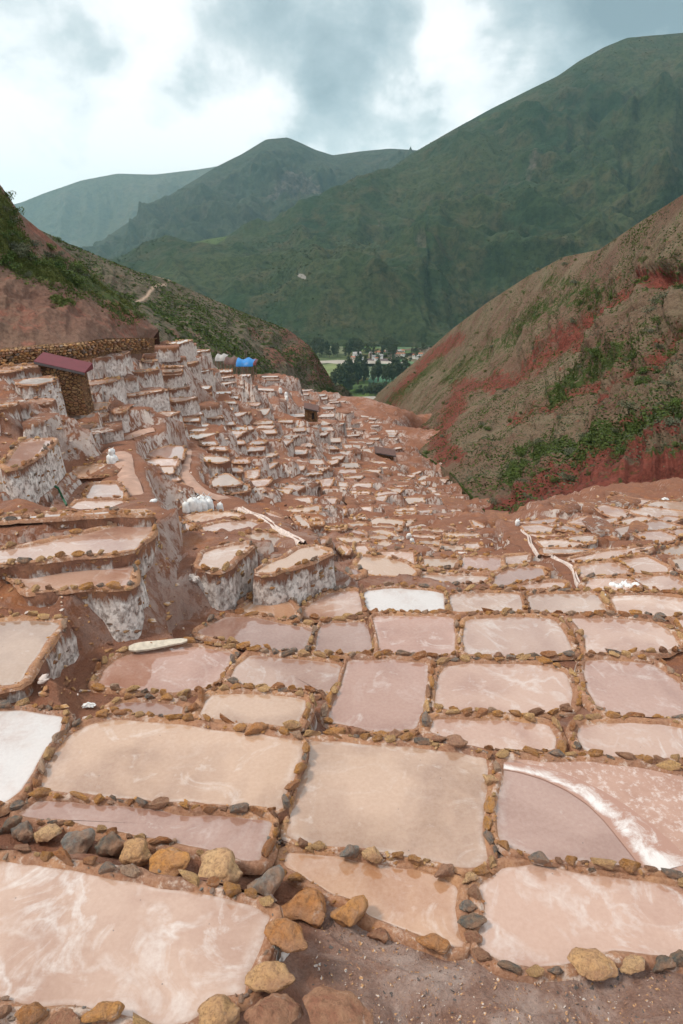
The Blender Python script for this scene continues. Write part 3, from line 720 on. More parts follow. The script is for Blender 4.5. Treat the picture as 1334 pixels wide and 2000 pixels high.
for i, p in enumerate(ponds):
    cx, cy = p['c']
    cxc = min(max(cx, 5), 1330)
    d = dist_at(cxc, cy)
    if i == len(ponds)-1: d = 13.05*S
    p['z'] = float(at(cx, cy, d)[2]); p['d'] = d
    W2 = np.array([on_z(a, b, p['z'])[:2] for a, b in p['px']])
    if poly_area(W2) < 0: W2 = W2[::-1]
    W2 = chaikin(W2, 1, 0.12 if d < 22 else 0.06)
    per = float(np.sum(np.linalg.norm(W2-np.roll(W2, -1, 0), axis=1)))
    step = min(max(0.012*d, 0.10), per/10)
    W2 = resample(W2, step); n2 = normals2(W2)
    W2 = W2 + n2*(fbm(W2[:, 0]*1.7, W2[:, 1]*1.7, oct=3, seed=5)*min(0.06, 0.012*per))[:, None]
    p['P'] = W2; p['step'] = step; p['per'] = per
    p['bw'] = min(0.17, 0.05+0.012*per)

for i, p in enumerate(ponds):
    P = p['P']; w = np.full(len(P), 0.15 if p['d'] < 24 else 0.12)
    lo = P.min(0)-1.0; hi = P.max(0)+1.0
    for j, q in enumerate(ponds):
        if i == j or (q['P'].min(0) > hi).any() or (q['P'].max(0) < lo).any(): continue
        Q = q['P']; R = np.roll(Q, -1, 0)-Q
        t = np.clip(((P[:, None]-Q[None])*R[None]).sum(2)/np.maximum((R*R).sum(1)[None], 1e-12), 0, 1)
        dd = np.linalg.norm(P[:, None]-(Q[None]+t[:, :, None]*R[None]), axis=2).min(1)
        w = np.minimum(w, dd*0.52)
    w = np.clip(w, 0.06, 0.3)
    w = (np.roll(w, 1)+w*2+np.roll(w, -1))/4
    p['bwv'] = w; p['bw'] = float(np.median(w))

# ------------------------------------------------------------------ terrain of the terraces
NA, NR = 560, 860
A0, A1 = -1.0, 1.0; Y0, Y1 = 2.2, 290.0
L0, L1 = math.log(Y0), math.log(Y1)
ga = np.linspace(A0, A1, NA); gl = np.linspace(L0, L1, NR)
GA, GL = np.meshgrid(ga, gl); GY = np.exp(GL); GX = GA*GY
smp = []
for p in ponds:
    k = max(1, len(p['P'])//6)
    for q in p['P'][::k]: smp.append((q[0], q[1], p['z']))
    smp.append((*p['P'].mean(0), p['z']))
for a, b, c in CP:
    if c < 1e3 and (b < 1010 or a < 480): smp.append(tuple(at(a, b, c*S)))
GROUND = [(340, 1200, 11.3), (350, 1130, 12.5), (330, 1245, 10.8), (380, 1180, 12.2), (20, 960, 14.8), (100, 960, 15.2), (60, 930, 15.6), (420, 905, 27.5), (400, 930, 25.5), (380, 885, 29), (250, 870, 25), (230, 850, 27), (240, 960, 20.0), (270, 900, 24),
          (1320, 1320, 9.2), (1334, 1290, 9.4), (1334, 950, 33.5), (1250, 948, 33), (1150, 992, 34), (1050, 1008, 35), (1000, 1010, 34), (950, 975, 43), (980, 1002, 37),
          (580, 800, 62), (560, 790, 66), (550, 820, 58), (600, 840, 62), (620, 870, 55), (640, 1005, 28), (560, 1030, 19), (150, 660, 33), (30, 690, 32)]
for a, b, c in GROUND: smp.append(tuple(at(a, b, c*S)))
for a, b, h in ((650, 1900, 6.25), (800, 1900, 6.35), (1000, 1930, 6.4), (1334, 1930, 6.4), (700, 2000, 6.15), (1000, 2000, 6.3), (1334, 2000, 6.3), (660, 1850, 6.4), (330, 2000, 5.9)):
    smp.append(tuple(on_z(a, b, -h*S)))
smp += [(-6, 2.5, -7.3), (0, 2.2, -7.2), (5, 2.4, -7.3), (9, 4, -7.8), (-9, 5, -7.2), (2, 3.5, -7.7)]
# the ravine behind the shoulder of the terraces, and the shoulder falling to it
for x, y, z in ((11.5, 56, -21), (13, 70, -26), (13.5, 90, -33), (14, 115, -41), (14, 140, -48), (13, 170, -56), (12, 200, -63), (10, 235, -72), (8, 280, -85),
                (16, 70, -25), (18, 110, -38), (20, 150, -48), (24, 200, -60), (-4, 200, -58), (-20, 200, -50), (0, 170, -46), (-12, 160, -38), (-25, 140, -27), (-30, 110, -18), (-40, 160, -30), (-60, 200, -34),
                (-50, 80, -14), (-70, 90, -16), (-80, 140, -24), (-36, 75, -11.5), (40, 60, -24), (50, 100, -38), (60, 160, -55), (-90, 260, -60), (0, 280, -95), (-40, 270, -85), (60, 270, -90)):
    smp.append((x, y, z))
smp = np.array(smp)
SA = smp[:, 0]/np.maximum(smp[:, 1], 0.5); SL = np.log(np.maximum(smp[:, 1], 0.5)); SZ = smp[:, 2]
def base_h(a, l):
    a = a.reshape(-1); l = l.reshape(-1); out = np.empty(len(a))
    for s in range(0, len(a), 6000):
        d2 = (a[s:s+6000, None]-SA[None])**2*1.3 + (l[s:s+6000, None]-SL[None])**2
        w = 1.0/(d2+2.5e-4)**2
        # relative to the eye: blend the slope z/y, which varies slowly, then scale back
        out[s:s+6000] = (w@SZ)/w.sum(1)
    return out
# coarse evaluation then bilinear upsampling keeps this quick
ca = np.linspace(A0, A1, NA//2); cl = np.linspace(L0, L1, NR//2)
CA, CL = np.meshgrid(ca, cl); CH = base_h(CA, CL).reshape(CA.shape)
def bil(Hm, a, l):
    nr, na = Hm.shape
    u = np.clip((a-A0)/(A1-A0)*(na-1), 0, na-1.001); v = np.clip((l-L0)/(L1-L0)*(nr-1), 0, nr-1.001)
    i = u.astype(int); j = v.astype(int); fu = u-i; fv = v-j
    return Hm[j, i]*(1-fu)*(1-fv)+Hm[j, i+1]*fu*(1-fv)+Hm[j+1, i]*(1-fu)*fv+Hm[j+1, i+1]*fu*fv
HT = bil(CH, GA, GL)
amp = np.clip(0.012*GY, 0.03, 0.9)
HT = HT + amp*fbm(GX*0.55, GY*0.55, oct=5, seed=3, gain=0.6)*1.1 + np.clip(0.005*GY, 0.02, 0.14)*fbm(GX*4, GY*4, oct=4, seed=9, gain=0.7) + np.clip(0.006*GY, 0.0, 0.2)*ridged(GX*1.1, GY*1.1, oct=3, seed=14)*np.clip((GY-9)/6, 0, 1)
def poly_dist(P, X, Y, vec=False):      # distance to outline, negative inside
    n = len(P); d = np.full(X.shape, 1e9); inside = np.zeros(X.shape, bool); VX = np.zeros(X.shape); VY = np.zeros(X.shape)
    for i in range(n):
        ax, ay = P[i]; bx, by = P[(i+1) % n]; ex, ey = bx-ax, by-ay
        t = np.clip(((X-ax)*ex+(Y-ay)*ey)/max(ex*ex+ey*ey, 1e-12), 0, 1)
        e2 = (X-ax-t*ex)**2+(Y-ay-t*ey)**2
        if vec: mm = e2 < d; VX = np.where(mm, X-ax-t*ex, VX); VY = np.where(mm, Y-ay-t*ey, VY)
        d = np.minimum(d, e2)
        c = ((ay > Y) != (by > Y)) & (X < (bx-ax)*(Y-ay)/((by-ay) if abs(by-ay) > 1e-12 else 1e-12)+ax)
        inside ^= c
    d = np.sqrt(d)
    if vec: return np.where(inside, -d, d), VX/np.maximum(d, 1e-6), VY/np.maximum(d, 1e-6)
    return np.where(inside, -d, d)
rough = fbm(GX*1.3, GY*1.3, oct=3, seed=21)
HT = HT - np.clip((GY-14)*0.022, 0.0, 1.1)*np.clip(0.75+1.2*fbm(GX*0.10, GY*0.10, oct=2, seed=60), 0.1, 1.6)
wallh = 1.25+0.9*fbm(GX*0.22, GY*0.22, oct=2, seed=61)
wallh = np.where((GX < -8) & (GY > 50), np.minimum(wallh, 1.0), wallh)
CUT = np.full(HT.shape, 1e9); DN = np.full(HT.shape, 1e9); ZN = np.zeros(HT.shape)
for p in ponds:
    P = p['P'][::max(1, len(p['P'])//28)]
    m = 1.8+0.05*p['d']
    lo = P.min(0)-m; hi = P.max(0)+m
    l0 = np.searchsorted(gl, math.log(max(lo[1], Y0))); l1 = np.searchsorted(gl, math.log(max(hi[1], Y0+0.01)))
    if l1 <= l0: continue
    yy = [max(lo[1], Y0), hi[1]]
    amin = min(lo[0]/yy[0], lo[0]/yy[1]); amax = max(hi[0]/yy[0], hi[0]/yy[1])
    a0 = np.searchsorted(ga, amin); a1 = np.searchsorted(ga, amax)
    if a1 <= a0: continue
    sl_ = (slice(l0, l1), slice(a0, a1))
    dd, vx_, vy_ = poly_dist(P, GX[sl_], GY[sl_], True)
    front = np.clip((vx_*0.45-vy_*0.9-0.1)*2.0, 0, 1)*(0.0 if p['d'] <= 20 else 0.35 if (p['c'][1] < 800 and p['c'][0] < 440) else 1.0)
    o = np.maximum(dd-p['bw'], 0)
    hi_l = p['c'][1] < 800 and p['c'][0] < 440
    ap = 0.22 if hi_l else 0.35+0.010*p['d']
    apron = 0.16*np.minimum(o, ap) + np.maximum(o-ap, 0)*(3.5 if hi_l else 1.6)
    cone = p['z'] - 0.02 + apron + rough[sl_]*np.minimum(o*0.25, 0.25)
    cone = np.where(dd < p['bw']*0.4, p['z']-0.14, cone)
    CUT[sl_] = np.minimum(CUT[sl_], cone)
    if p['d'] > 14:
        q = o/(1.1+0.040*p['d']); m_ = q < DN[sl_]
        DN[sl_] = np.where(m_, q, DN[sl_]); ZN[sl_] = np.where(m_, p['z']-front*(0.15+wallh[sl_])*np.clip(o/0.25, 0, 1), ZN[sl_])
        HT[sl_] = np.maximum(HT[sl_], p['z']-wallh[sl_]-1.1*o)
        HT[sl_] = np.maximum(HT[sl_], np.where(front < 0.15, p['z']-0.12-0.75*np.maximum(o-0.3, 0)+0.3*rough[sl_]*np.clip(o, 0, 1), -1e9))
tw = np.clip(1.25-DN+0.5*rough, 0, 1)
HT = HT*(1-tw)+(ZN-0.10+0.10*rough)*tw
WALL_TXT = """
T3 280,465 480,445 190
T3 60,720 300,675 540,665 220
T3 0,545 120,525 230,520 170
T3 660,440 740,420 180
T3 760,470 960,445 1000,480 150
T3 700,385 870,360 90
T3 780,255 950,240 80
T3 640,185 820,180 60
T3 710,870 900,840 1090,790 160
T3 950,640 1200,580 1330,600 230
T3 700,765 870,730 110
T3 0,890 150,850 160
T3 540,950 700,900 110
T3 250,305 400,300 50
T3 500,332 720,322 60
T3 320,215 640,205 80
T1 220,592 400,590 640,545 300
T1 0,842 200,802 330,800 210
T1 370,880 640,800 140
T1 1050,600 1330,540 180
T1 1000,700 1130,655 110
T1 1180,872 1310,872 130
T1 840,345 1330,285 110
T2 190,430 300,370 480,260 600,190 330
T2 180,-5 420,-5 150
T2 700,90 800,135 280
T2 1020,60 1280,40 130
T2 870,532 1240,515 95
T6 440,135 560,30 720,0 240
T6 210,402 430,310 540,262 230
T6 540,592 680,562 830,492 110
T6 860,548 960,482 1020,475 160
T6 990,302 1100,222 1200,182 1290,180 140
T6 860,390 980,347 90
T6 900,692 1060,692 170
T6 1140,742 1260,722 110
T6 1200,462 1300,442 100
T6 60,572 110,535 160,562 190
T5 0,402 100,392 220
T5 0,932 130,852 110
T5 270,700 350,655 150
T5 520,982 700,912 90
T5 830,690 1160,672 90
T5 950,802 1250,787 50
T5 1040,852 1290,862 45
T5 1080,922 1330,904 60
T5 620,556 800,562 55
T5 700,787 830,792 80
T8 0,92 110,72 90
T8 110,95 240,22 110
T8 270,32 370,22 140
T8 480,205 560,102 650,152 110
T8 0,342 180,342 150
T8 650,302 850,332 1070,402 110
T8 420,572 480,522 80
U2 0,440 60,447 380,500 60
U2 330,322 800,372 75
U2 200,802 350,702 570,802 130
U2 580,800 660,745 830,845 85
U1 60,602 380,622 80
U1 980,440 1200,468 1334,440 110
"""
def line_dist(L, X, Y):
    d = np.full(X.shape, 1e9); VX = np.zeros(X.shape); VY = np.zeros(X.shape)
    for (ax, ay), (bx, by) in zip(L[:-1], L[1:]):
        ex, ey = bx-ax, by-ay; t = np.clip(((X-ax)*ex+(Y-ay)*ey)/max(ex*ex+ey*ey, 1e-12), 0, 1)
        e2 = (X-ax-t*ex)**2+(Y-ay-t*ey)**2; mm = e2 < d; VX = np.where(mm, X-ax-t*ex, VX); VY = np.where(mm, Y-ay-t*ey, VY); d = np.minimum(d, e2)
    return np.sqrt(d), VX, VY
WALLS = []
for ln in WALL_TXT.strip().split('\n'):
    w = ln.split(); ox, oy, sc = TILES[w[0]]; hp = float(w[-1])/sc
    pts = [(ox+float(a.split(',')[0])/sc, oy+float(a.split(',')[1])/sc) for a in w[1:-1]]
    c = np.mean(pts, axis=0); d = dist_at(max(c[0], 4), c[1]); z = float(at(c[0], c[1], d)[2])
    L = np.array([on_z(a, b, z)[:2] for a, b in pts])
    # keep steep outlines from running off into the distance
    L[:, 1] = np.clip(L[:, 1], d*0.90, d*1.12); L[:, 0] = [(ray(a, b)[0]/ray(a, b)[1])*y for (a, b), y in zip(pts, L[:, 1])]
    hw = hp*d*1.07/F
    WALLS.append(dict(L=L, z=z, h=hw, d=d, c=c, hp=hp))
    m = 2.5; lo = L.min(0)-m; hi = L.max(0)+m
    l0 = np.searchsorted(gl, math.log(max(lo[1], Y0))); l1 = np.searchsorted(gl, math.log(hi[1]))
    a0 = np.searchsorted(ga, min(lo[0]/lo[1], lo[0]/hi[1])); a1 = np.searchsorted(ga, max(hi[0]/lo[1], hi[0]/hi[1])); sl_ = (slice(l0, l1), slice(a0, a1))
    dd, vx_, vy_ = line_dist(L, GX[sl_], GY[sl_])
    infront = vy_ < 0
    lim = np.where(infront, z-hw+0.22*dd, 1e9); lim = np.where(dd > (0.45 if (c[1] < 800 and c[0] < 440) else 1.3), 1e9, lim)
    HT[sl_] = np.minimum(HT[sl_], lim)
    sup = np.where((vy_ > 0.05*dd), z-0.08-0.55*np.maximum(dd-0.9, 0)+0.08*rough[sl_], -1e9); HT[sl_] = np.maximum(HT[sl_], sup)
HT = np.minimum(HT, CUT)
def ground(x, y):
    y = max(y, Y0); return float(bil(HT, np.array([x/y]), np.array([math.log(y)]))[0])
def ground_n(x, y):
    y = np.maximum(y, Y0); return bil(HT, x/y, np.log(y))
_DS = np.exp(np.linspace(math.log(2.4), math.log(280), 1000))
def hit(px, py):
    r = ray(px, py); ds = _DS; t = ds/r[1]
    zz = r[2]*t; g = ground_n(r[0]*t, ds); k = np.where(zz < g)[0]
    return None if len(k) == 0 else np.array([r[0]*t[k[0]], ds[k[0]], g[k[0]]])
BEDS = [[(470, 995), (489, 1004), (511, 1011), (528, 1022), (537, 1033), (551, 1041), (572, 1050), (592, 1060)], [(1019, 1036), (1025, 1045), (1036, 1049), (1036, 1058), (1032, 1063), (1043, 1070), (1045, 1078), (1052, 1088)],
        [(1079, 1088), (1087, 1096), (1108, 1101), (1126, 1108), (1121, 1122), (1126, 1135), (1133, 1147)], [(300, 839), (275, 843), (255, 855), (238, 868), (236, 888), (242, 915), (252, 945), (262, 972), (268, 1000)], [(368, 880), (362, 900), (358, 918), (362, 932), (376, 946), (396, 962), (420, 975), (444, 983), (470, 996)]]
BEDW = [0.30, 0.16, 0.16, 0.5, 0.45]; BEDC = []
for pts, bw_ in zip(BEDS, BEDW):
    Q = np.array([hit(a, b) for a, b in pts]); t_ = np.concatenate([[0], np.cumsum(np.linalg.norm(np.diff(Q[:, :2], axis=0), axis=1))]); n_ = max(10, int(t_[-1]/0.3)); u_ = np.linspace(0, t_[-1], n_)
    C = smooth1_(np.stack([np.interp(u_, t_, Q[:, k]) for k in range(3)], 1), 6); BEDC.append(C)
    for (x0, y0, z0), (x1, y1, z1) in zip(C[:-1], C[1:]):
        m_ = bw_+0.7; l0 = np.searchsorted(gl, math.log(max(Y0, min(y0, y1)-m_))); l1 = np.searchsorted(gl, math.log(max(y0, y1)+m_))
        a0 = np.searchsorted(ga, (min(x0, x1)-m_)/min(y0, y1)); a1 = np.searchsorted(ga, (max(x0, x1)+m_)/min(y0, y1)); sl_ = (slice(l0, l1), slice(min(a0, a1), max(a0, a1)))
        X, Y = GX[sl_], GY[sl_]; ex, ey = x1-x0, y1-y0; tt = np.clip(((X-x0)*ex+(Y-y0)*ey)/max(ex*ex+ey*ey, 1e-9), 0, 1)
        dd = np.hypot(X-x0-tt*ex, Y-y0-tt*ey); zc = z0+(z1-z0)*tt-0.10; wgt = np.clip(1-(dd-bw_)/0.6, 0, 1)
        HT[sl_] = np.where(wgt > 0, HT[sl_]*(1-wgt)+zc*wgt, HT[sl_])
dust = np.clip(0.16+0.8*fbm(GX*0.12, GY*0.12, oct=2, seed=40), 0, 0.7)
gp = np.stack([GX, GY, HT], -1)
near_grav = np.exp(-((GY-5.6)/2.4)**4)*np.clip((GX+0.6)/1.0, 0, 1)
dust = np.clip(dust+near_grav*0.95, 0, 1)
o = link('terrace_ground', grid_mesh('terrace_ground', gp, M['earth'], {'dust': dust, 'gravel': np.clip(near_grav*1.6, 0, 1), 'salty': np.clip((GY-12)/8, 0, 1)*np.clip((2.6-DN)/1.2, 0, 1)})); tag(o, 'red-brown earth between and below the salt ponds', kind='structure')

# ------------------------------------------------------------------ stones: two levels of detail, shared meshes
def rock_mesh(name, n, seed, detail, flat=0.62):
    rng = random.Random(seed); bm = bmesh.new()
    for k in range(n):
        v = Vector((rng.gauss(0, 1), rng.gauss(0, 1), rng.gauss(0, 1))).normalized()
        v = Vector((v.x*rng.uniform(0.85, 1.1), v.y*rng.uniform(0.6, 0.85), v.z*flat*rng.uniform(0.8, 1.1)))
        bm.verts.new(v*0.5)
    r = bmesh.ops.convex_hull(bm, input=bm.verts[:])
    bmesh.ops.delete(bm, geom=[g for g in r['geom_interior'] if isinstance(g, bmesh.types.BMVert)], context='VERTS')
    for k in range(detail):
        bmesh.ops.subdivide_edges(bm, edges=bm.edges[:], cuts=1, use_grid_fill=True, smooth=0.0)
        bmesh.ops.smooth_vert(bm, verts=bm.verts[:], factor=0.35, use_axis_x=True, use_axis_y=True, use_axis_z=True)
    if detail:
        co = np.array([v.co[:] for v in bm.verts]); s = seed*3.1
        dsp = fbm(co[:, 0]*5+s, co[:, 1]*5, co[:, 2]*5, oct=4, seed=seed)*0.085 + np.abs(fbm(co[:, 0]*2.2+s, co[:, 1]*2.2, co[:, 2]*2.2+9, oct=2, seed=seed+5))*-0.10
        bm.normal_update()
        for v, q in zip(bm.verts, dsp): v.co += v.normal*float(q)
    me = bpy.data.meshes.new(name); bm.to_mesh(me); bm.free()
    me.polygons.foreach_set('use_smooth', [detail > 1]*len(me.polygons))
    return me
ROCK_LO = [rock_mesh('stone', 13, 100+i, 0) for i in range(10)]
ROCK_MID = [rock_mesh('stone', 15, 200+i, 1) for i in range(12)]
ROCK_HI = [rock_mesh('boulder', 18, 300+i, 3) for i in range(10)]
for me in ROCK_LO+ROCK_MID: me.materials.append(M['stone'])
for me in ROCK_HI: me.materials.append(M['ochre_stone'])
ROCK_BIG = {}
for key, mk in (('o', 'ochre_stone'), ('g', 'grey_stone'), ('r', 'red_stone')):
    ROCK_BIG[key] = []
    for me in ROCK_HI:
        c = me.copy(); c.materials.clear(); c.materials.append(M[mk]); ROCK_BIG[key].append(c)
def merge_rocks(items):      # items: (mesh, matrix) -> verts, faces
    V = []; Fc = []
    for me, mt in items:
        b = len(V); V += [mt @ v.co for v in me.vertices]; Fc += [tuple(b+i for i in f.vertices) for f in me.polygons]
    return V, Fc

# ------------------------------------------------------------------ build each pond
WCOL = {'t': 'water_tan', 'p': 'water_pink', 'd': 'water_dark', 'l': 'water_pale', 'o': 'water_orange', 'w': 'water_white'}
WORD = {'t': 'tan', 'p': 'pink', 'd': 'mauve-brown', 'l': 'pale pink', 'o': 'orange', 'w': 'salt-white'}
placed = {}
def taken(x, y, r):
    k = (int(x//0.5), int(y//0.5))
    for i in (-1, 0, 1):
        for j in (-1, 0, 1):
            for (a, b, rr) in placed.get((k[0]+i, k[1]+j), ()):
                if (a-x)**2+(b-y)**2 < ((r+rr)*0.70)**2: return True
    return False
def take(x, y, r): placed.setdefault((int(x//0.5), int(y//0.5)), []).append((x, y, r))
def region(c):
    x, y = c
    if y > 1150: return 'near', 'in the near stone grid'
    if x > 985: return 'rf', 'below the red gully'
    if y > 1030: return 'cf', 'above the bright white pond'
    if x < 225: return 'll', 'around the red-roofed hut'
    if y < 800 and x < 480: return 'ul', 'high behind the hut'
    if x < 480: return 'ml', 'near the winding footpath'
    if y < 800: return 'uf', 'below the blue tarpaulin'
    if x < 720: return 'mf', 'on the mid-slope terraces'
    return 'rs', 'down towards the ravine'
cnt = {}; order = {}
for p in ponds:
    if p['col'] == '?': p['col'] = random.choice('tpl')
    p['apx'] = abs(poly_area(p['px'])); p['reg'] = region(p['c'])
ordinals = ['first', 'second', 'third', 'fourth', 'fifth', 'sixth', 'seventh', 'eighth', 'ninth', 'tenth', 'eleventh', 'twelfth']
byk = {}
for p in ponds:
    if not p['label']: byk.setdefault((p['reg'][0], p['col'], p['apx'] > 230), []).append(p)
for (rg, cl_, big), lst in byk.items():
    lst.sort(key=lambda q: q['c'][1])
    for i, p in enumerate(lst):
        size = 'small' if not big else 'wide' if p['apx'] > 900 else 'mid-sized'
        if len(lst) == 1: p['label'] = f"only {size} {WORD[cl_]} salt pond {p['reg'][1]}"
        elif big or len(lst) <= 4:
            which = ordinals[i] if i < 12 else f"{i+1}th"
            p['label'] = f"{which} from the top of the {'larger' if big else 'small'} {WORD[cl_]} ponds {p['reg'][1]}"
        else: p['label'] = f"small {WORD[cl_]} salt pond {p['reg'][1]}"
nst = 0
def build_pond(ip, p):
    global nst
    P = p['P']; z = p['z']; n = len(P); d = p['d']
    c2 = P.mean(0); c3 = np.array([c2[0], c2[1], z])
    root = empty('salt_pond' if ip != len(ponds)-1 else 'salt_channel', tuple(c3))
    tag(root, p['label'], 'pond' if ip != len(ponds)-1 else 'channel', {'near': 'ponds of the near stone grid'}.get(p['reg'][0], 'ponds '+p['reg'][1]))
    L = P-c2
    # water sheet with inner rings
    fr = (1.0, 0.955, 0.88, 0.70, 0.40)
    V = []; E = []
    for k, f in enumerate(fr):
        V += [(q[0]*f, q[1]*f, -0.001*k*0) for q in L]; E += [(0, 0.10, 0.28, 0.62, 1.0)[k]]*n
    V.append((0, 0, 0)); E.append(1.0)
    Fc = []
    for k in range(len(fr)-1):
        for i in range(n):
            j = (i+1) % n; Fc.append((k*n+i, k*n+j, (k+1)*n+j, (k+1)*n+i))
    for i in range(n): Fc.append(((len(fr)-1)*n+i, (len(fr)-1)*n+(i+1) % n, len(V)-1))
    link('brine', mesh('brine', V, Fc, M[WCOL[p['col']]], True, {'edge': E}), root)
    # mud bank
    N2 = normals2(P); bw = p['bwv']; s_ = (p['step'] if p['step'] < 0.5 else 0.5)
    bh = (0.025+0.24*p['bw']) if d < 24 else 0.035
    jt = fbm(P[:, 0]*2.2, P[:, 1]*2.2, oct=3, seed=31); jt2 = fbm(P[:, 0]*6.1, P[:, 1]*6.1, oct=3, seed=33, gain=0.8)*1.5
    prof = [(-0.12, -0.08), (0.0, 0.05), (0.18, 0.62), (0.45, 0.95), (0.85, 0.9), (1.12, 0.35), (1.3, -0.6)]
    V = []; 
    for (o_, h_) in prof:
        off = o_*bw*(1+0.35*jt) ; hh = bh*h_*(1+0.5*jt2)*(1+0.4*jt)
        V += [(L[i, 0]+N2[i, 0]*off[i], L[i, 1]+N2[i, 1]*off[i], hh[i]) for i in range(n)]
    Fc = []
    for k in range(len(prof)-1):
        for i in range(n):
            j = (i+1) % n; Fc.append((k*n+i, k*n+j, (k+1)*n+j, (k+1)*n+i))
    link('bank', mesh('bank', V, [f[::-1] for f in Fc], M['bank_mud'], True), root)
    # salt-crusted outer wall where the ground falls away
    O = P+N2*(bw*1.12)[:, None]
    foot = ground_n(O[:, 0]+N2[:, 0]*0.15, O[:, 1]+N2[:, 1]*0.15)
    drop = z-foot
    wall = drop > 0.18
    sel = [i for i in range(n) if wall[i] or wall[(i+1) % n] or wall[i-1]]
    wallpts = []
    if len(sel) > 2 and drop.max() > 0.28:
        rows = 7 if d < 90 else 4
        dp = np.maximum(drop, 0.0)+0.25+0.01*d*0.2
        V = []; A = []
        cs = np.cumsum(np.linalg.norm(P-np.roll(P, 1, 0), axis=1))
        for k in range(rows):
            f = k/(rows-1)
            zz = bh*0.55*(1-f) - f*dp
            flute = vnoise(P[:, 0]*6+P[:, 1]*2.0, P[:, 1]*6, zz*0.7, seed=51)*0.045+vnoise(P[:, 0]*2.1, P[:, 1]*2.1, zz*1.1, seed=52)*0.09
            off = bw*1.05 + f*dp*0.10 + flute*min(1, f*3)
            for i in range(n):
                V.append((L[i, 0]+N2[i, 0]*off[i], L[i, 1]+N2[i, 1]*off[i], zz[i])); A.append(min(1.0, max(0.0, -zz[i]/1.2)))
        segs = [i for i in range(n) if wall[i] or wall[(i+1) % n]]; ss = set(segs); starts = [i for i in segs if (i-1) % n not in ss] or segs[:1]
        for st in starts:
            run = []; i = st
            while i in ss and len(run) < n:
                run.append(i); i = (i+1) % n
            if len(run) < 2: continue
            Fc = [(k*n+i, (k+1)*n+i, (k+1)*n+(i+1) % n, k*n+(i+1) % n) for i in run for k in range(rows-1)]; wallpts += run
            used = sorted({v for f in Fc for v in f}); mp = {v: q for q, v in enumerate(used)}
            link('salt_wall', mesh('salt_wall', [V[v] for v in used], [tuple(mp[v] for v in f) for f in Fc], M['salt_wall'], True, {'drop': [A[v] for v in used]}), root)
    # stones along the bank
    indiv = d < 38 and p['apx'] > 500
    if d > 95: return
    items = []
    rng = random.Random(ip*7+1)
    dens = 1.0 if p['reg'][0] == 'near' else 0.62 if d < 30 else 0.35
    seglen = 0.0; pos = rng.random()*0.2; acc = 0.0
    size0 = 0.26 if d < 16 else 0.27 if d < 26 else 0.18 if d < 40 else 0.17
    i = 0; cs = np.concatenate([[0], np.cumsum(np.linalg.norm(np.roll(P, -1, 0)-P, axis=1))])
    s = 0.0
    while s < cs[-1]:
        ln_ = size0*rng.choice((0.5, 0.62, 0.8, 0.9, 1.0, 1.15, 1.4, 1.6)); s_mid = s+ln_*0.5
        if s_mid >= cs[-1]: break
        k = int(np.searchsorted(cs, s_mid)-1); f = (s_mid-cs[k])/max(cs[k+1]-cs[k], 1e-6); j = (k+1) % n
        q = P[k]*(1-f)+P[j]*f; nn = N2[k]; tt = P[j]-P[k]; ang = math.atan2(tt[1], tt[0])
        s += ln_*0.97
        gapn = vnoise([q[0]*0.8], [q[1]*0.8], seed=77)[0]
        if rng.random() > dens or gapn < -0.72+(0 if p['reg'][0] == 'near' else 0.25): continue
        w = q+nn*bw[k]*rng.uniform(0.45, 0.9)
        if abs(w[0]) > 0.85*w[1]+2 or w[1] < 2.3: continue
        if taken(w[0], w[1], ln_*0.42): continue
        gz = z+bh*0.62
        hgt = ground(w[0], w[1])
        if hgt > gz+0.12: continue
        take(w[0], w[1], ln_*0.42)
        scl = (ln_*1.15, min(ln_, 0.27)*rng.uniform(0.8, 1.15), min(ln_, 0.3)*rng.uniform(0.95, 1.45))
        zz = gz+0.15*scl[2]
        rt = (rng.uniform(-0.35, 0.35), rng.uniform(-0.3, 0.3), ang+rng.uniform(-0.35, 0.35)+rng.choice((0, math.pi)))
        if indiv:
            o = link('stone', rng.choice(ROCK_MID if d < 30 else ROCK_LO), root, (w[0]-c2[0], w[1]-c2[1], zz-z), rt, scl); nst += 1
        else:
            items.append((rng.choice(ROCK_LO), Matrix.Translation((w[0]-c2[0], w[1]-c2[1], zz-z)) @ Matrix.Rotation(rt[2], 4, 'Z') @ Matrix.Diagonal((*scl, 1))))
    # stones bedded in the outer wall
    if wallpts and indiv and ip != len(ponds)-1:
        for i in wallpts:
            area = p['step']*drop[i]
            for _ in range(int(area*11+rng.random())):
                f = rng.random()**1.3; dz = -f*drop[i]*0.95
                off = bw[i]*1.05+f*drop[i]*0.10
                ln_ = 0.2*rng.choice((0.7, 0.9, 1.0, 1.25))
                if rng.random() < 0.35: continue
                q = L[i]+N2[i]*off+np.array([-N2[i, 1], N2[i, 0]])*rng.uniform(-0.5, 0.5)*p['step']
                o = link('stone', rng.choice(ROCK_MID), root, (q[0], q[1], dz), (rng.uniform(-0.3, 0.3), rng.uniform(-0.3, 0.3), math.atan2(N2[i, 1], N2[i, 0])+math.pi/2), (ln_*1.15, ln_*0.6, ln_*0.8)); nst += 1
    if d < 30:
        for _ in range(int(p['per']*9)):
            k = rng.randrange(n); ss = 0.035+0.075*rng.random()**2; off = bw[k]*rng.uniform(0.1, 1.25)
            items.append((rng.choice(ROCK_LO), Matrix.Translation((L[k, 0]+N2[k, 0]*off+rng.uniform(-0.5, 0.5)*p['step']*-N2[k, 1], L[k, 1]+N2[k, 1]*off+rng.uniform(-0.5, 0.5)*p['step']*N2[k, 0], bh*0.75)) @ Matrix.Rotation(rng.random()*6.28, 4, 'Z') @ Matrix.Diagonal((ss*1.2, ss, ss, 1))))
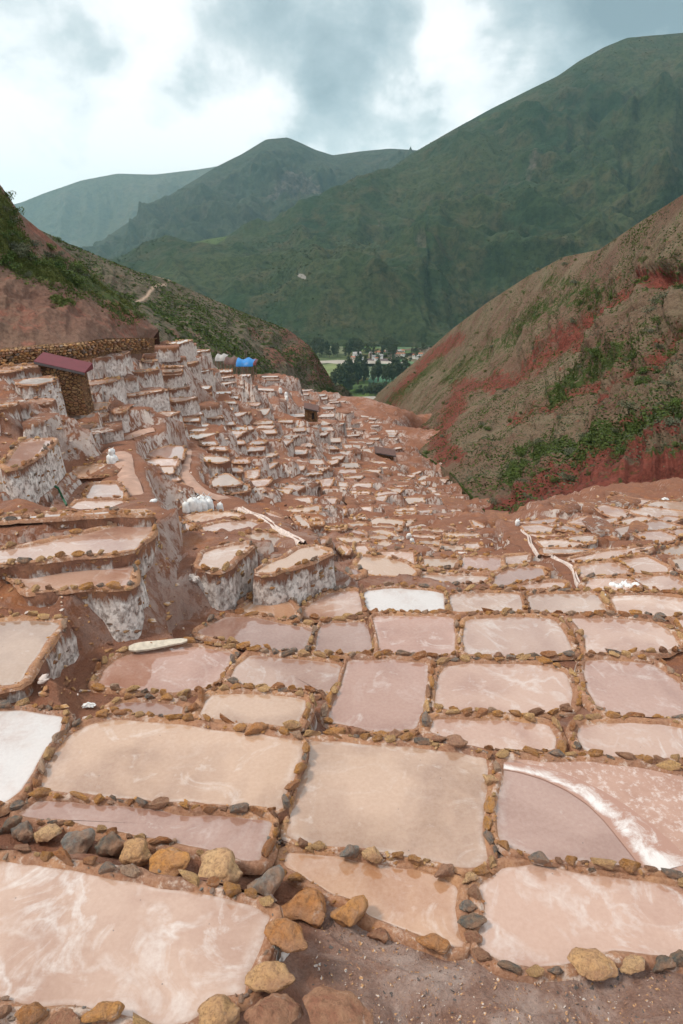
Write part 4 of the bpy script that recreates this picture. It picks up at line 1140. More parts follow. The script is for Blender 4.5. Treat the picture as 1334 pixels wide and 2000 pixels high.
    if items:
        V, Fc = merge_rocks(items); o = link('bank_stones', mesh('bank_stones', V, Fc, M['stone'], False), root); o['kind'] = 'stuff'

BOULDERS = [(22, 1610, 42, 'g', 'blue-grey boulder at the left end of the big boulder row'), (47, 1624, 46, 'g', 'greenish-grey leaning boulder second in the big boulder row'), (95, 1628, 54, 'o', 'pale cream boulder third in the big boulder row'),
 (155, 1642, 72, 'g', 'broad dark grey boulder in the big boulder row'), (217, 1650, 58, 'g', 'dark grey boulder next to the split ochre one'), (267, 1668, 66, 'o', 'upright ochre boulder right of two grey ones'), (334, 1680, 102, 'o', 'long yellow-ochre boulder in the middle of the big row'),
 (430, 1702, 94, 'o', 'blocky tan boulder left of the dark grey corner boulder'), (518, 1720, 84, 'g', 'dark grey boulder at the corner of the swirled pond'), (588, 1762, 98, 'o', 'tall pitted tan boulder at the corner of the swirled pond'), (559, 1818, 82, 'o', 'pitted brown boulder below the tall tan one'),
 (526, 1900, 92, 'o', 'pale yellow boulder on the right bank of the swirled pond'), (540, 1975, 112, 'r', 'rusty brown boulder at the bottom edge'), (430, 1982, 92, 'o', 'orange boulder at the bottom edge left of the rusty one'), (655, 1975, 132, 'r', 'flat pinkish-red slab at the bottom edge'),
 (200, 1982, 84, 'o', 'yellow-orange boulder on the near bank of the swirled pond'), (125, 1990, 66, 'r', 'low rusty stone on the near bank of the swirled pond'), (62, 1980, 56, 'o', 'pale stone on the near bank of the swirled pond'), (2, 1975, 44, 'r', 'pinkish boulder cut by the bottom left corner'),
 (680, 1775, 84, 'o', 'rounded tan boulder at the corner of the orange-tan pond'), (738, 1820, 42, 'r', 'small rust-coloured rock on the gravel path'), (845, 1845, 66, 'o', 'low ochre stone where gravel meets the orange-tan pond'), (1152, 1882, 88, 'o', 'largest yellow boulder on the gravel edge'),
 (1235, 1882, 54, 'o', 'pale yellow stone right of the largest yellow boulder'), (1290, 1878, 48, 'g', 'salt-dusted grey stone on the gravel edge'), (1326, 1872, 42, 'g', 'grey-green stone at the right end of the gravel edge'), (912, 1768, 32, 'g', 'dark porous stone on the bank right of the orange-tan pond'),
 (920, 1798, 54, 'g', 'flat blue-grey stone on the bank right of the orange-tan pond'), (922, 1830, 34, 'r', 'small rust stone below the flat blue-grey one'), (657, 1432, 36, 'o', 'ochre stone at the back left corner of the square tan pond'), (703, 1428, 48, 'r', 'pointed rust-red stone behind the square tan pond'),
 (743, 1431, 30, 'o', 'thin tan stone right of the pointed rust-red one'), (771, 1435, 28, 'r', 'red-brown stone behind the square tan pond'), (803, 1438, 30, 'o', 'bright yellow stone behind the square tan pond'), (852, 1443, 36, 'r', 'rounded rust stone left of the flat brown slab'), (893, 1448, 46, 'r', 'flat brown slab behind the square tan pond'),
 (470, 1421, 28, 'o', 'pale stone behind the wide tan pond'), (500, 1423, 40, 'o', 'bright ochre block behind the wide tan pond'), (684, 1668, 40, 'g', 'dark slate block between the square tan pond and the orange one'), (726, 1668, 40, 'o', 'pitted orange stone right of the dark slate block'),
 (870, 1705, 42, 'r', 'brown stone on the bank of the orange-tan pond'), (915, 1712, 34, 'o', 'ochre stone where three ponds meet'), (960, 1520, 34, 'o', 'bright orange stone on the bank right of the square tan pond')]
rb = random.Random(3)
for k, (px, py, wp, key, lab) in enumerate(BOULDERS):
    near_p = min(ponds, key=lambda q: np.min(np.linalg.norm(q['px']-np.array([px, py]), axis=1)))
    hz_ = hit(px, py+wp*0.22); zb = max(hz_[2], near_p['z']+0.02) if hz_ is not None else near_p['z']
    w = on_z(px, py+wp*0.22, zb); dep = float(w@FW); L_ = wp*dep/F*1.28
    o = link('boulder', rb.choice(ROCK_BIG[key]), None, (w[0], w[1], zb+L_*0.20), (rb.uniform(-0.3, 0.3), rb.uniform(-0.25, 0.25), rb.uniform(-0.4, 0.4)), (L_, L_*rb.uniform(0.9, 1.15), L_*(0.55 if 'flat' in lab or 'low' in lab or 'thin' in lab else rb.uniform(1.1, 1.45))))
    tag(o, lab, 'rock', 'boulders on the near banks'); take(w[0], w[1], L_*0.62)
# terrace walls standing apart from the pond outlines
nwl = {}
WALLS.sort(key=lambda w: w['c'][1])
for w in WALLS:
    L = w['L']; hw = max(w['h'], 0.4); n = max(6, int(np.linalg.norm(np.diff(L, axis=0), axis=1).sum()/max(0.12, 0.006*w['d'])))
    t = np.concatenate([[0], np.cumsum(np.linalg.norm(np.diff(L, axis=0), axis=1))]); u = np.linspace(0, t[-1], n)
    Q = np.stack([np.interp(u, t, L[:, 0]), np.interp(u, t, L[:, 1])], 1); Q = smooth1_(Q, 3) if n > 8 else Q
    c2 = Q.mean(0); rows = 9; V = []; A = []
    nr = np.array([-(Q[-1]-Q[0])[1], (Q[-1]-Q[0])[0]]); nr /= max(np.linalg.norm(nr), 1e-6)
    if nr[1] > 0: nr = -nr
    topz = 0.06*fbm(Q[:, 0]*2, Q[:, 1]*2, oct=3, seed=66)
    for k in range(-2, rows):
        if k < 0:
            off = np.full(n, -1.0*(-k)+0.0); zz = topz-0.02*(-k)
        else:
            f = k/(rows-1); zz = topz*(1-f)-f*(hw+0.5)
            fl = vnoise(Q[:, 0]*5.5, Q[:, 1]*5.5, zz*0.6, seed=71)*0.06+fbm(Q[:, 0]*1.4, Q[:, 1]*1.4, zz*1.0, seed=72, oct=3)*0.22
            off = f*hw*0.16+fl*min(1, 0.25+f*3)
        e = np.minimum(np.arange(n), np.arange(n)[::-1])/max(1, n*0.12); off = off-np.clip(1-e, 0, 1)**2*0.5*(1 if k >= 0 else 0)
        for i in range(n): V.append((Q[i, 0]-c2[0]+nr[0]*off[i], Q[i, 1]-c2[1]+nr[1]*off[i], zz[i])); A.append(min(1, max(0, -zz[i]/1.2)))
    R = rows+2
    Fc = [(k*n+i, (k+1)*n+i, (k+1)*n+i+1, k*n+i+1) for k in range(R-1) for i in range(n-1)]
    rg = region(w['c'])[1]; nwl[rg] = nwl.get(rg, 0)+1
    o = link('terrace_wall', mesh('terrace_wall', V, Fc, M['salt_wall'], True, {'drop': A}), None, (c2[0], c2[1], w['z']))
    k = nwl[rg]; tag(o, f"{ordinals[k-1] if k < 13 else str(k)+'th'} from the top of the salt-streaked terrace walls {rg}", 'wall', 'terrace walls '+rg)
for ip, p in enumerate(ponds): build_pond(ip, p)
print('ponds', len(ponds), 'stones', nst)

# ------------------------------------------------------------------ hillsides and mountains, lofted between traced lines at their own distances
def line3(L, n, k):
    P = np.array([at(a, b, c*k) for a, b, c in L]); Q = np.array([(a, b) for a, b, _ in L], float)
    t = np.concatenate([[0], np.cumsum(np.linalg.norm(np.diff(Q, axis=0), axis=1))]); t /= t[-1]
    u = np.linspace(0, 1, n)
    R = np.stack([np.interp(u, t, P[:, i]) for i in range(3)], 1); X = np.stack([np.interp(u, t, Q[:, i]) for i in range(2)], 1)
    return R, X
def smooth1(P, it):
    for _ in range(it):
        Q = P.copy(); Q[1:-1] = (P[:-2]+2*P[1:-1]+P[2:])/4; P = Q
    return P
def loft(rows, nu, nv, k, smooth=2):
    RR = []; XX = []
    for r in rows:
        a, b = line3(r, nu, k); RR.append(smooth1(a, smooth)); XX.append(b)
    RR = np.array(RR); XX = np.array(XX); m = len(rows)
    v = np.linspace(0, m-1, nv); i = np.clip(v.astype(int), 0, m-2); f = (v-i)[:, None, None]
    def cr(A):
        a0 = A[np.clip(i-1, 0, m-1)]; a1 = A[i]; a2 = A[i+1]; a3 = A[np.clip(i+2, 0, m-1)]
        if m == 2: return a1*(1-f)+a2*f
        return 0.5*((2*a1)+(-a0+a2)*f+(2*a0-5*a1+4*a2-a3)*f*f+(-a0+3*a1-3*a2+a3)*f**3)
    return cr(RR), cr(XX), v/(m-1)
def px_of(P):
    d = P@FW; return np.stack([667+F*P[..., 0]/d, 1000-F*(P@UP)/d], -1)
def back(P, dy, dz, n=6):      # the far side of a ridge, so that it is a hill and not a screen
    last = P[-1]; out = [P]
    dirv = last.copy(); dirv[:, 2] = 0; dirv /= np.linalg.norm(dirv, axis=1, keepdims=True)
    ext = np.array([last+dirv*dy*(k+1)/n+np.array([0, 0, -dz])*((k+1)/n)**1.4 for k in range(n)])
    return np.concatenate([P, ext])
def pdist(X, lines):
    d = np.full(X.shape[:2], 1e9)
    for L in lines:
        for (a, b), (c, e) in zip(L[:-1], L[1:]):
            ex, ey = c-a, e-b; t = np.clip(((X[..., 0]-a)*ex+(X[..., 1]-b)*ey)/(ex*ex+ey*ey), 0, 1)
            d = np.minimum(d, np.hypot(X[..., 0]-a-t*ex, X[..., 1]-b-t*ey))
    return d
def hill(name, rows, nu, nv, k, mat, rel, scale, seed, red=None, green=None, path=None, bk=(60, 40), label='', gul=0.6, taper=True, gu=None, fine=0.22):
    P, X, v = loft(rows, nu, nv, k)
    P = np.concatenate([P[:1]+np.array([0, 0, -bk[1]*0.25]), P]); X = np.concatenate([X[:1], X]); v = np.concatenate([[0], v])
    P = back(P, *bk); m = len(P)-len(X); X = np.concatenate([X, np.repeat(X[-1:], m, 0)]); v = np.concatenate([v, np.ones(m)])
    n = np.cross(np.gradient(P, axis=1), np.gradient(P, axis=0)); n /= np.maximum(np.linalg.norm(n, axis=2, keepdims=True), 1e-9)
    n = np.where((n*(-P)).sum(2, keepdims=True) < 0, -n, n)
    x, y, z = P[..., 0], P[..., 1], P[..., 2]
    U = np.linspace(0, 1, P.shape[1])[None]*np.ones(P.shape[:2]); V = v[:, None]*np.ones(P.shape[:2])
    gu = gu or nu/9.0
    wob = fbm(x/scale*0.7, z/scale*0.7, y/scale*0.7, oct=3, seed=seed+9)
    g = ridged(U*gu+wob*0.8, V*1.3+wob*0.5, oct=4, seed=seed)          # gullies run down the fall line
    f = fbm(x/scale, y/scale, z/scale, oct=5, seed=seed+3, gain=0.55)
    tp = np.clip(V*6, 0.15, 1)*np.clip((1.0-V)*5+0.05, 0, 1)
    colh = np.ptp(P[:, :, 2][:-6], axis=0); tp = tp*np.clip(colh/np.percentile(colh, 75), 0.15, 1.0)[None]*np.where(V > 0.8, np.clip((1-V)*4+0.2, 0, 1), 1)
    rd_ = np.zeros(P.shape[:2])
    for lines, w_, val in (red or []):
        if lines is not None and 'right_hill' in name: rd_ = np.maximum(rd_, val*np.clip(1.3-pdist(X, lines)/w_*(1+0.5*fbm(X[..., 0]/50, X[..., 1]/50, oct=3, seed=8)), 0, 1))
    P = P - n*(rel*0.5*rd_*tp*np.clip(V*3-0.9, 0, 1))[..., None]
    f2 = ridged(x/scale*3.1+y/scale*1.4, z/scale*3.1+y/scale*1.8, oct=4, seed=seed+70)
    P = P + n*((rel*(gul*(g-0.3)+(1-gul)*f*1.3+fine*f2))*tp)[..., None]
    at_ = {}
    nz = fbm(X[..., 0]/60, X[..., 1]/60, oct=4, seed=seed+40)
    for key, spec in (('red', red), ('green', green), ('path', path)):
        a = np.zeros(P.shape[:2])
        for lines, w, val in (spec or []):
            if lines is None: a = np.maximum(a, val)
            else: a = np.maximum(a, val*np.clip(1.25-pdist(X, lines)/w*(1+0.5*nz), 0, 1))
        at_[key] = a
    o = link(name, grid_mesh(name, P, M[mat], at_)); tag(o, label, kind='structure')
    return P, X, at_, n
# right hillside, facing the ravine
RH = hill('right_hillside', [
    [(715, 830, 255), (735, 835, 190), (800, 872, 100), (880, 925, 66), (945, 1000, 44), (985, 1020, 38), (1050, 1012, 36), (1200, 985, 34), (1334, 965, 33), (1560, 930, 30)],
    [(722, 800, 265), (760, 800, 215), (830, 800, 140), (900, 820, 92), (960, 880, 66), (1030, 890, 55), (1120, 860, 49), (1220, 830, 45), (1334, 790, 42), (1560, 740, 37)],
    [(728, 785, 272), (785, 740, 235), (860, 720, 180), (930, 720, 132), (1010, 730, 100), (1080, 730, 80), (1160, 690, 68), (1240, 650, 60), (1334, 600, 54), (1560, 520, 46)],
    [(738, 768, 276), (830, 690, 245), (880, 645, 215), (950, 592, 170), (1030, 540, 140), (1100, 502, 118), (1170, 488, 100), (1240, 440, 84), (1334, 380, 70), (1560, 270, 58)]],
    420, 260, S, 'hill_right', 3.6, 11.0, 3, bk=(50, 45), gul=0.42, gu=22,
    red=[([[(1400, 545), (1250, 550), (1130, 650), (1010, 735), (905, 765), (865, 850), (870, 900)]], 22, 0.85), ([[(1334, 640), (1270, 700), (1215, 730), (1170, 790)]], 16, 0.6), ([[(1334, 820), (1280, 830), (1180, 900), (1060, 960), (960, 1010)]], 38, 1.15),
         ([[(1334, 910), (1200, 960), (1080, 1000), (990, 1020)]], 46, 1.15), ([[(900, 660), (850, 690), (800, 740), (760, 800)]], 16, 0.8), ([[(760, 810), (850, 860), (900, 900)]], 26, 0.75), ([[(1000, 820), (1120, 760), (1230, 690)]], 16, 0.55)],
    green=[(None, 0, 0.26), ([[(1340, 800), (1200, 860), (1060, 880), (990, 920)]], 34, 0.66), ([[(1334, 890), (1250, 895)]], 24, 0.55), ([[(1080, 770), (1150, 720), (1230, 680)]], 26, 0.60), ([[(880, 740), (960, 690), (1060, 620), (1180, 580)]], 32, 0.50), ([[(760, 790), (800, 760), (860, 700)]], 18, 0.55), ([[(1080, 560), (1180, 575)]], 26, 0.5)],
    label='eroded red and green hillside across the ravine')
# near left hill
LH = hill('left_hillside', [
    [(-260, 742, 28), (-60, 712, 32), (0, 700, 33), (150, 672, 35), (230, 664, 42), (300, 660, 54)],
    [(-260, 640, 31), (-60, 640, 35), (0, 634, 36), (110, 620, 38.5), (210, 618, 45), (304, 652, 56)],
    [(-260, 560, 34), (-60, 560, 38), (0, 556, 39.5), (90, 545, 43), (190, 570, 50), (306, 648, 58)],
    [(-260, 420, 37), (-60, 440, 41), (0, 455, 43), (70, 490, 46), (170, 540, 53), (308, 646, 60)],
    [(-260, 180, 40), (-60, 310, 45), (0, 360, 47), (40, 418, 49), (100, 468, 51), (160, 515, 56), (230, 575, 60), (310, 645, 62)]],
    260, 240, S, 'hill_left', 2.3, 6.5, 23, bk=(40, 30), gul=0.25, gu=9,
    red=[(None, 0, 0.22), ([[(0, 640), (120, 610), (260, 625)]], 60, 0.55), ([[(60, 440), (110, 480)]], 18, 0.8)],
    green=[(None, 0, 0.0), ([[(-200, 420), (0, 450), (60, 520), (140, 545), (240, 590)]], 44, 0.72), ([[(0, 400), (40, 470)]], 30, 0.6), ([[(100, 590), (130, 600)]], 10, 0.55)], label='steep red earth hill above the terraces')
# far left ridge with the zigzag path
FL = hill('ridge_hillside', [
    [(60, 700, 90), (300, 700, 100), (420, 735, 120), (520, 775, 160), (600, 805, 200), (680, 830, 235), (735, 835, 262)],
    [(60, 600, 130), (280, 625, 150), (420, 670, 170), (520, 710, 200), (600, 750, 225), (668, 790, 245), (728, 808, 266)],
    [(60, 520, 165), (270, 580, 190), (400, 620, 205), (500, 660, 225), (580, 690, 238), (650, 755, 255), (722, 802, 268)],
    [(60, 440, 190), (130, 474, 200), (200, 503, 212), (270, 531, 222), (330, 546, 232), (400, 578, 240), (480, 612, 247), (560, 642, 252), (606, 676, 256), (636, 722, 262), (660, 762, 266), (718, 800, 270)]],
    300, 160, S, 'hill_far', 6.0, 30.0, 43, bk=(120, 80), gul=0.4, gu=11,
    red=[(None, 0, 0.15), ([[(540, 690), (600, 690), (640, 740)]], 34, 0.85), ([[(500, 640), (560, 660)]], 26, 0.5)],
    green=[(None, 0, 0.40), ([[(300, 600), (420, 680), (520, 740)]], 40, 0.55), ([[(640, 760), (700, 800)]], 14, 0.9)],
    path=[([[(262, 588), (285, 578), (308, 560), (322, 556)], [(300, 535), (330, 545)]], 3.2, 0.9)], label='scrubby ridge with a pale zigzag path')
# mountains
KM = 1.0
MR = hill('right_mountain', [
    [(120, 640, 1500), (400, 660, 1500), (600, 676, 1480), (830, 690, 1460), (1100, 690, 1350), (1400, 680, 1250), (1900, 660, 1100)],
    [(160, 570, 1850), (400, 580, 1800), (620, 590, 1720), (840, 590, 1680), (1100, 570, 1550), (1400, 540, 1450), (1900, 500, 1300)],
    [(200, 535, 2150), (400, 510, 2150), (620, 500, 2100), (830, 480, 2050), (1080, 400, 1950), (1400, 380, 1850), (1900, 330, 1700)],
    [(225, 520, 2400), (360, 488, 2450), (560, 450, 2450), (700, 410, 2500), (850, 350, 2500), (1050, 270, 2450), (1380, 200, 2400), (1900, 150, 2200)],
    [(250, 513, 2600), (330, 491, 2650), (400, 468, 2700), (480, 456, 2750), (545, 440, 2780), (590, 425, 2800), (640, 400, 2850), (700, 366, 2900), (760, 332, 2950), (800, 303, 3000), (880, 256, 3050), (960, 212, 3050), (1040, 172, 3050), (1090, 148, 3050), (1130, 120, 3050), (1180, 92, 3050), (1225, 74, 3050), (1334, 64, 3050), (1500, 58, 3000), (1900, 90, 2900)]],
    460, 330, KM, 'mountain_near', 270, 760.0, 63, fine=0.42, bk=(1200, 900), gul=0.42, gu=8,
    red=[([[(740, 430), (760, 440)], [(980, 370), (1020, 375), (1050, 330)], [(820, 560), (830, 565)]], 18, 0.5)],
    path=[([[(650, 540), (680, 510), (712, 490)], [(612, 565), (636, 552)], [(590, 612), (600, 620)]], 4.0, 0.8)],
    green=[([[(270, 505), (330, 494), (440, 465)]], 9, 0.9), ([[(880, 265), (900, 262)]], 14, 0.35), ([[(1000, 240), (940, 242)]], 6, 0.6), ([[(760, 640), (640, 640)]], 30, 0.3)], label='huge green mountain slope beyond the valley')
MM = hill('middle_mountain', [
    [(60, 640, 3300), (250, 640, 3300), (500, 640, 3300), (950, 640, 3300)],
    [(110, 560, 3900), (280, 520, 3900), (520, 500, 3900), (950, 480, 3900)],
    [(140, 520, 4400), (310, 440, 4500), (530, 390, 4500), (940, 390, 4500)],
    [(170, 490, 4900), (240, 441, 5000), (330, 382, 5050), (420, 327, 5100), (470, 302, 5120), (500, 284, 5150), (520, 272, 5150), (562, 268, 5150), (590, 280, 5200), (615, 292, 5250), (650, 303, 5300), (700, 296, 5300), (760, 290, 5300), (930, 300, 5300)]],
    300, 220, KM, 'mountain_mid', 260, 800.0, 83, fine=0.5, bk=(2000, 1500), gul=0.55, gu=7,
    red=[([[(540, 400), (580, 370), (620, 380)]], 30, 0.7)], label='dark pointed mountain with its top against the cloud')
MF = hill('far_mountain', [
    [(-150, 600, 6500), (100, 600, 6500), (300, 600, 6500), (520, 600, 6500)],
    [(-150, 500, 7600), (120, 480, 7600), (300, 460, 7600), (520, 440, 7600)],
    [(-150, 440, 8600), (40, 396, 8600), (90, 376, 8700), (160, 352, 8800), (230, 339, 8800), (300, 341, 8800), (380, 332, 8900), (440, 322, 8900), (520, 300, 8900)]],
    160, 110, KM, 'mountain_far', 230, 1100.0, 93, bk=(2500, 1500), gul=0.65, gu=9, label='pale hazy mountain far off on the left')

# ------------------------------------------------------------------ valley floor, river, fields
ZF = -215.0
def mat_valley():
    t = NT('valley_floor'); p = t.pos()
    n = t.noise(p, 0.012, 3); vo = t.voro(p, 0.011, 'F1', 1); f = t.noise(p, 0.15, 5, 0.7)
    c = t.mix(t.ramp(n, [(0.4, 0.0), (0.6, 1.0)]), (0.055, 0.085, 0.030), (0.13, 0.155, 0.065))
    c = t.mix(0.35, c, t.mix(0.75, vo, (0.10, 0.14, 0.05)))
    c = t.mix(t.ramp(f, [(0.35, 0.6), (0.55, 0.0)]), c, (0.035, 0.05, 0.02))
    M['valley'] = t.done(c, 0.95, 0.1)
mat_valley()
nu_, nv_ = 60, 60
vx, vy = np.meshgrid(np.linspace(-3500, 4500, nu_), np.linspace(300, 3600, nv_))
link('valley_ground', grid_mesh('valley_ground', np.stack([vx, vy, ZF+3*fbm(vx/200, vy/200, seed=2)], -1), M['valley']))['kind'] = 'structure'
bpy.data.objects['valley_ground']['label'] = 'flat green valley floor beyond the ravine'
plain('river', (0.33, 0.29, 0.25), 0.7, 0.2, 0.05); plain('field', (0.16, 0.19, 0.075), 0.95, 0.3, 0.05); plain('field_dark', (0.07, 0.11, 0.035), 0.95, 0.3, 0.06)
def flat_patch(name, pts, z, mat, label):
    V = [tuple(on_z(a, b, z)) for a, b in pts]
    me = mesh(name, V, [tuple(range(len(V)))], mat, False); o = link(name, me); tag(o, label, kind='structure'); return o
flat_patch('river', [(560, 712), (600, 706), (660, 703), (720, 704), (790, 707), (790, 711), (720, 710), (690, 713), (640, 709), (600, 711), (565, 717)], ZF+4.5, M['river'], 'grey river bed crossing the valley floor')
flat_patch('field', [(600, 716), (650, 710), (700, 714), (720, 722), (690, 735), (640, 742), (600, 735)], ZF+4.2, M['field'], 'light green field by the river')
flat_patch('field', [(690, 752), (740, 747), (800, 748), (800, 758), (740, 762), (690, 760)], ZF+4.2, M['field_dark'], 'small dark green field between the groves')
flat_patch('road', [(660, 776), (760, 773), (760, 780), (660, 783)], ZF+4.6, M['river'], 'brown track on the near side of the groves')
flat_patch('field', [(700, 689), (800, 684), (830, 687), (740, 694)], ZF+4.2, M['field_dark'], 'green field beside the village')

# ------------------------------------------------------------------ foliage
def mat_leaf(name, c1, c2, sc=2.0):
    t = NT(name); n = t.noise(t.pos(), sc, 4, 0.6); r = t.rand()
    c = t.mix(t.ramp(n, [(0.35, 0.0), (0.65, 1.0)]), c1, c2)
    c = t.mix(t.math('MULTIPLY', r, 0.35), c, (0.10, 0.10, 0.035))
    M[name] = t.done(c, 0.75, 0.2)
mat_leaf('leaf_tree', (0.020, 0.034, 0.016), (0.042, 0.062, 0.026), 0.15)
mat_leaf('leaf_shrub', (0.032, 0.062, 0.016), (0.100, 0.155, 0.034), 1.2)
mat_leaf('leaf_grey', (0.07, 0.085, 0.05), (0.15, 0.16, 0.11), 1.2)
mat_leaf('leaf_grass', (0.075, 0.105, 0.026), (0.15, 0.17, 0.05), 1.5)
plain('bark', (0.09, 0.07, 0.05), 0.95, 0.3, 4)
def leaf_cloud(n, blobs, size, rng, flat=0.0):
    V = []; Fc = []
    w = [b[3]*b[4]*b[5] for b in blobs]
    for _ in range(n):
        b = rng.choices(blobs, w)[0]
        v = Vector((rng.gauss(0, 1), rng.gauss(0, 1), rng.gauss(0, 1))).normalized()*(rng.random()**0.38)
        c = Vector((b[0]+v.x*b[3], b[1]+v.y*b[4], b[2]+v.z*b[5]))
        s = size*rng.uniform(0.6, 1.4)
        e = Vector((rng.gauss(0, 1), rng.gauss(0, 1), rng.gauss(0, 1)*(1-flat))).normalized(); f = e.orthogonal().normalized()
        f = (Matrix.Rotation(rng.random()*6.28, 3, e) @ f); k = len(V)
        g = e.cross(f)
        V += [c-f*s, c+g*s*0.5, c+f*s, c-g*s*0.5]; Fc.append((k, k+1, k+2, k+3))
    return V, Fc
def tree_proto(kind, seed):
    rng = random.Random(seed); blobs = []
    if kind == 'tall':
        for k in range(9):
            h = 0.28+0.075*k; r = 0.16*(1-abs(h-0.55)*1.2); blobs.append((rng.uniform(-0.07, 0.07), rng.uniform(-0.07, 0.07), h, r, r, 0.10))
    else:
        for k in range(9):
            h = rng.uniform(0.35, 0.85); a = rng.random()*6.28; r = rng.uniform(0.13, 0.22); q = 0.22*(1-abs(h-0.55)); blobs.append((math.cos(a)*q, math.sin(a)*q, h, r, r, r*0.8))
    V, Fc = leaf_cloud(620, blobs, 0.045, rng)
    cr = mesh('crown', V, Fc, M['leaf_tree'], False)
    bm = bmesh.new(); rings = []
    for h, r in ((0, 0.022), (0.25, 0.016), (0.55, 0.010), (0.8, 0.004)):
        rings.append([bm.verts.new((math.cos(a)*r, math.sin(a)*r, h)) for a in [i*math.pi/3 for i in range(6)]])
    for a, b in zip(rings[:-1], rings[1:]):
        for i in range(6): bm.faces.new((a[i], a[(i+1) % 6], b[(i+1) % 6], b[i]))
    for k in range(4):
        a = rng.random()*6.28; h = rng.uniform(0.3, 0.5); q = [bm.verts.new((math.cos(a)*x-math.sin(a)*y, math.sin(a)*x+math.cos(a)*y, z)) for x, y, z in ((0, 0.006, h), (0, -0.006, h), (0.14, 0, h+0.15))]; bm.faces.new(q)
    tr = bpy.data.meshes.new('trunk'); bm.to_mesh(tr); bm.free(); tr.materials.append(M['bark'])
    return cr, tr
TP = {'tall': [tree_proto('tall', 400+i) for i in range(4)], 'round': [tree_proto('round', 500+i) for i in range(4)]}
def plant_tree(px, py, hpx, kind, label, group):
    w = on_z(px, py, ZF+1.0); dep = float(w@FW); h = hpx*dep/F
    cr, tr = random.choice(TP[kind]); o = empty('valley_tree', tuple(w), random.random()*6.28)
    s = h*random.uniform(0.9, 1.1); wd = s*random.uniform(0.9, 1.3)*(0.9 if kind == 'tall' else 1.1); o.scale = (wd, wd, s)
    link('crown', cr, o); link('trunk', tr, o); tag(o, label, 'tree', group)
rt = random.Random(11)
for k in range(46):
    plant_tree(rt.uniform(668, 822), rt.uniform(738, 752), rt.uniform(28, 46), 'tall', 'tall dark eucalyptus in the big grove between field and village', 'eucalyptus grove in the valley')
for px, py, hh in ((655, 760, 44), (664, 764, 50), (672, 768, 52), (680, 766, 44), (688, 760, 36), (648, 750, 26), (696, 742, 42), (700, 745, 50)):
    plant_tree(px, py, hh, 'tall', 'dark tree in the tall clump at the edge of the light green field', 'tall clump beside the light green field')
for k in range(24):
    plant_tree(rt.uniform(676, 780), rt.uniform(764, 774), rt.uniform(10, 26), 'round', 'round dark green tree along the brown track', 'trees along the brown track')
for k in range(58):
    plant_tree(rt.uniform(606, 778), rt.uniform(684, 700), rt.uniform(16, 34) if rt.random() < 0.6 else rt.uniform(8, 16), rt.choice(('tall', 'round')), 'dark blue-green tree in the wood at the mountain foot', 'wood at the mountain foot')
for px, py, hh in ((752, 682, 28), (760, 682, 26), (815, 692, 18), (830, 690, 20), (808, 694, 16), (795, 700, 12), (770, 702, 10), (740, 703, 10), (785, 706, 12), (800, 708, 12), (760, 708, 10), (812, 700, 14), (820, 706, 14)):
    plant_tree(px, py, hh, 'round', 'single tree standing among the village houses', 'trees among the village houses')

# ------------------------------------------------------------------ village
plain('house_wall', (0.52, 0.42, 0.34), 0.9, 0.15, 0.3); plain('house_white', (0.72, 0.70, 0.66), 0.9, 0.1, 0.3); plain('house_roof', (0.33, 0.14, 0.085), 0.9, 0.25, 0.5); plain('roof_grey', (0.36, 0.34, 0.33), 0.8, 0.2, 0.5); plain('pane', (0.03, 0.035, 0.04), 0.3, 0.1, 1)
def box_bm(bm, x0, x1, y0, y1, z0, z1):
    v = [bm.verts.new(c) for c in ((x0, y0, z0), (x1, y0, z0), (x1, y1, z0), (x0, y1, z0), (x0, y0, z1), (x1, y0, z1), (x1, y1, z1), (x0, y1, z1))]
    for f in ((0, 3, 2, 1), (4, 5, 6, 7), (0, 1, 5, 4), (1, 2, 6, 5), (2, 3, 7, 6), (3, 0, 4, 7)): bm.faces.new([v[i] for i in f])
    return v
def bm_obj(name, bm, mat, parent=None, loc=(0, 0, 0), smooth=False):
    me = bpy.data.meshes.new(name); bmesh.ops.recalc_face_normals(bm, faces=bm.faces[:]); bm.to_mesh(me); bm.free(); me.materials.append(mat)
    if smooth: me.polygons.foreach_set('use_smooth', [True]*len(me.polygons))
    return link(name, me, parent, loc)
hr = random.Random(5)
HOUSES = [(725, 694, 9), (733, 691, 8), (741, 692, 10), (748, 690, 8), (757, 689, 9), (765, 687, 9), (772, 690, 8), (779, 689, 9), (786, 688, 8), (730, 698, 7), (744, 697, 8), (769, 696, 8), (778, 696, 9), (787, 693, 7), (760, 693, 7), (697, 697, 16), (690, 702, 8), (705, 702, 8), (810, 697, 8), (818, 699, 7), (821, 695, 8), (735, 702, 6), (654, 735, 7), (733, 790, 12), (745, 786, 8)]
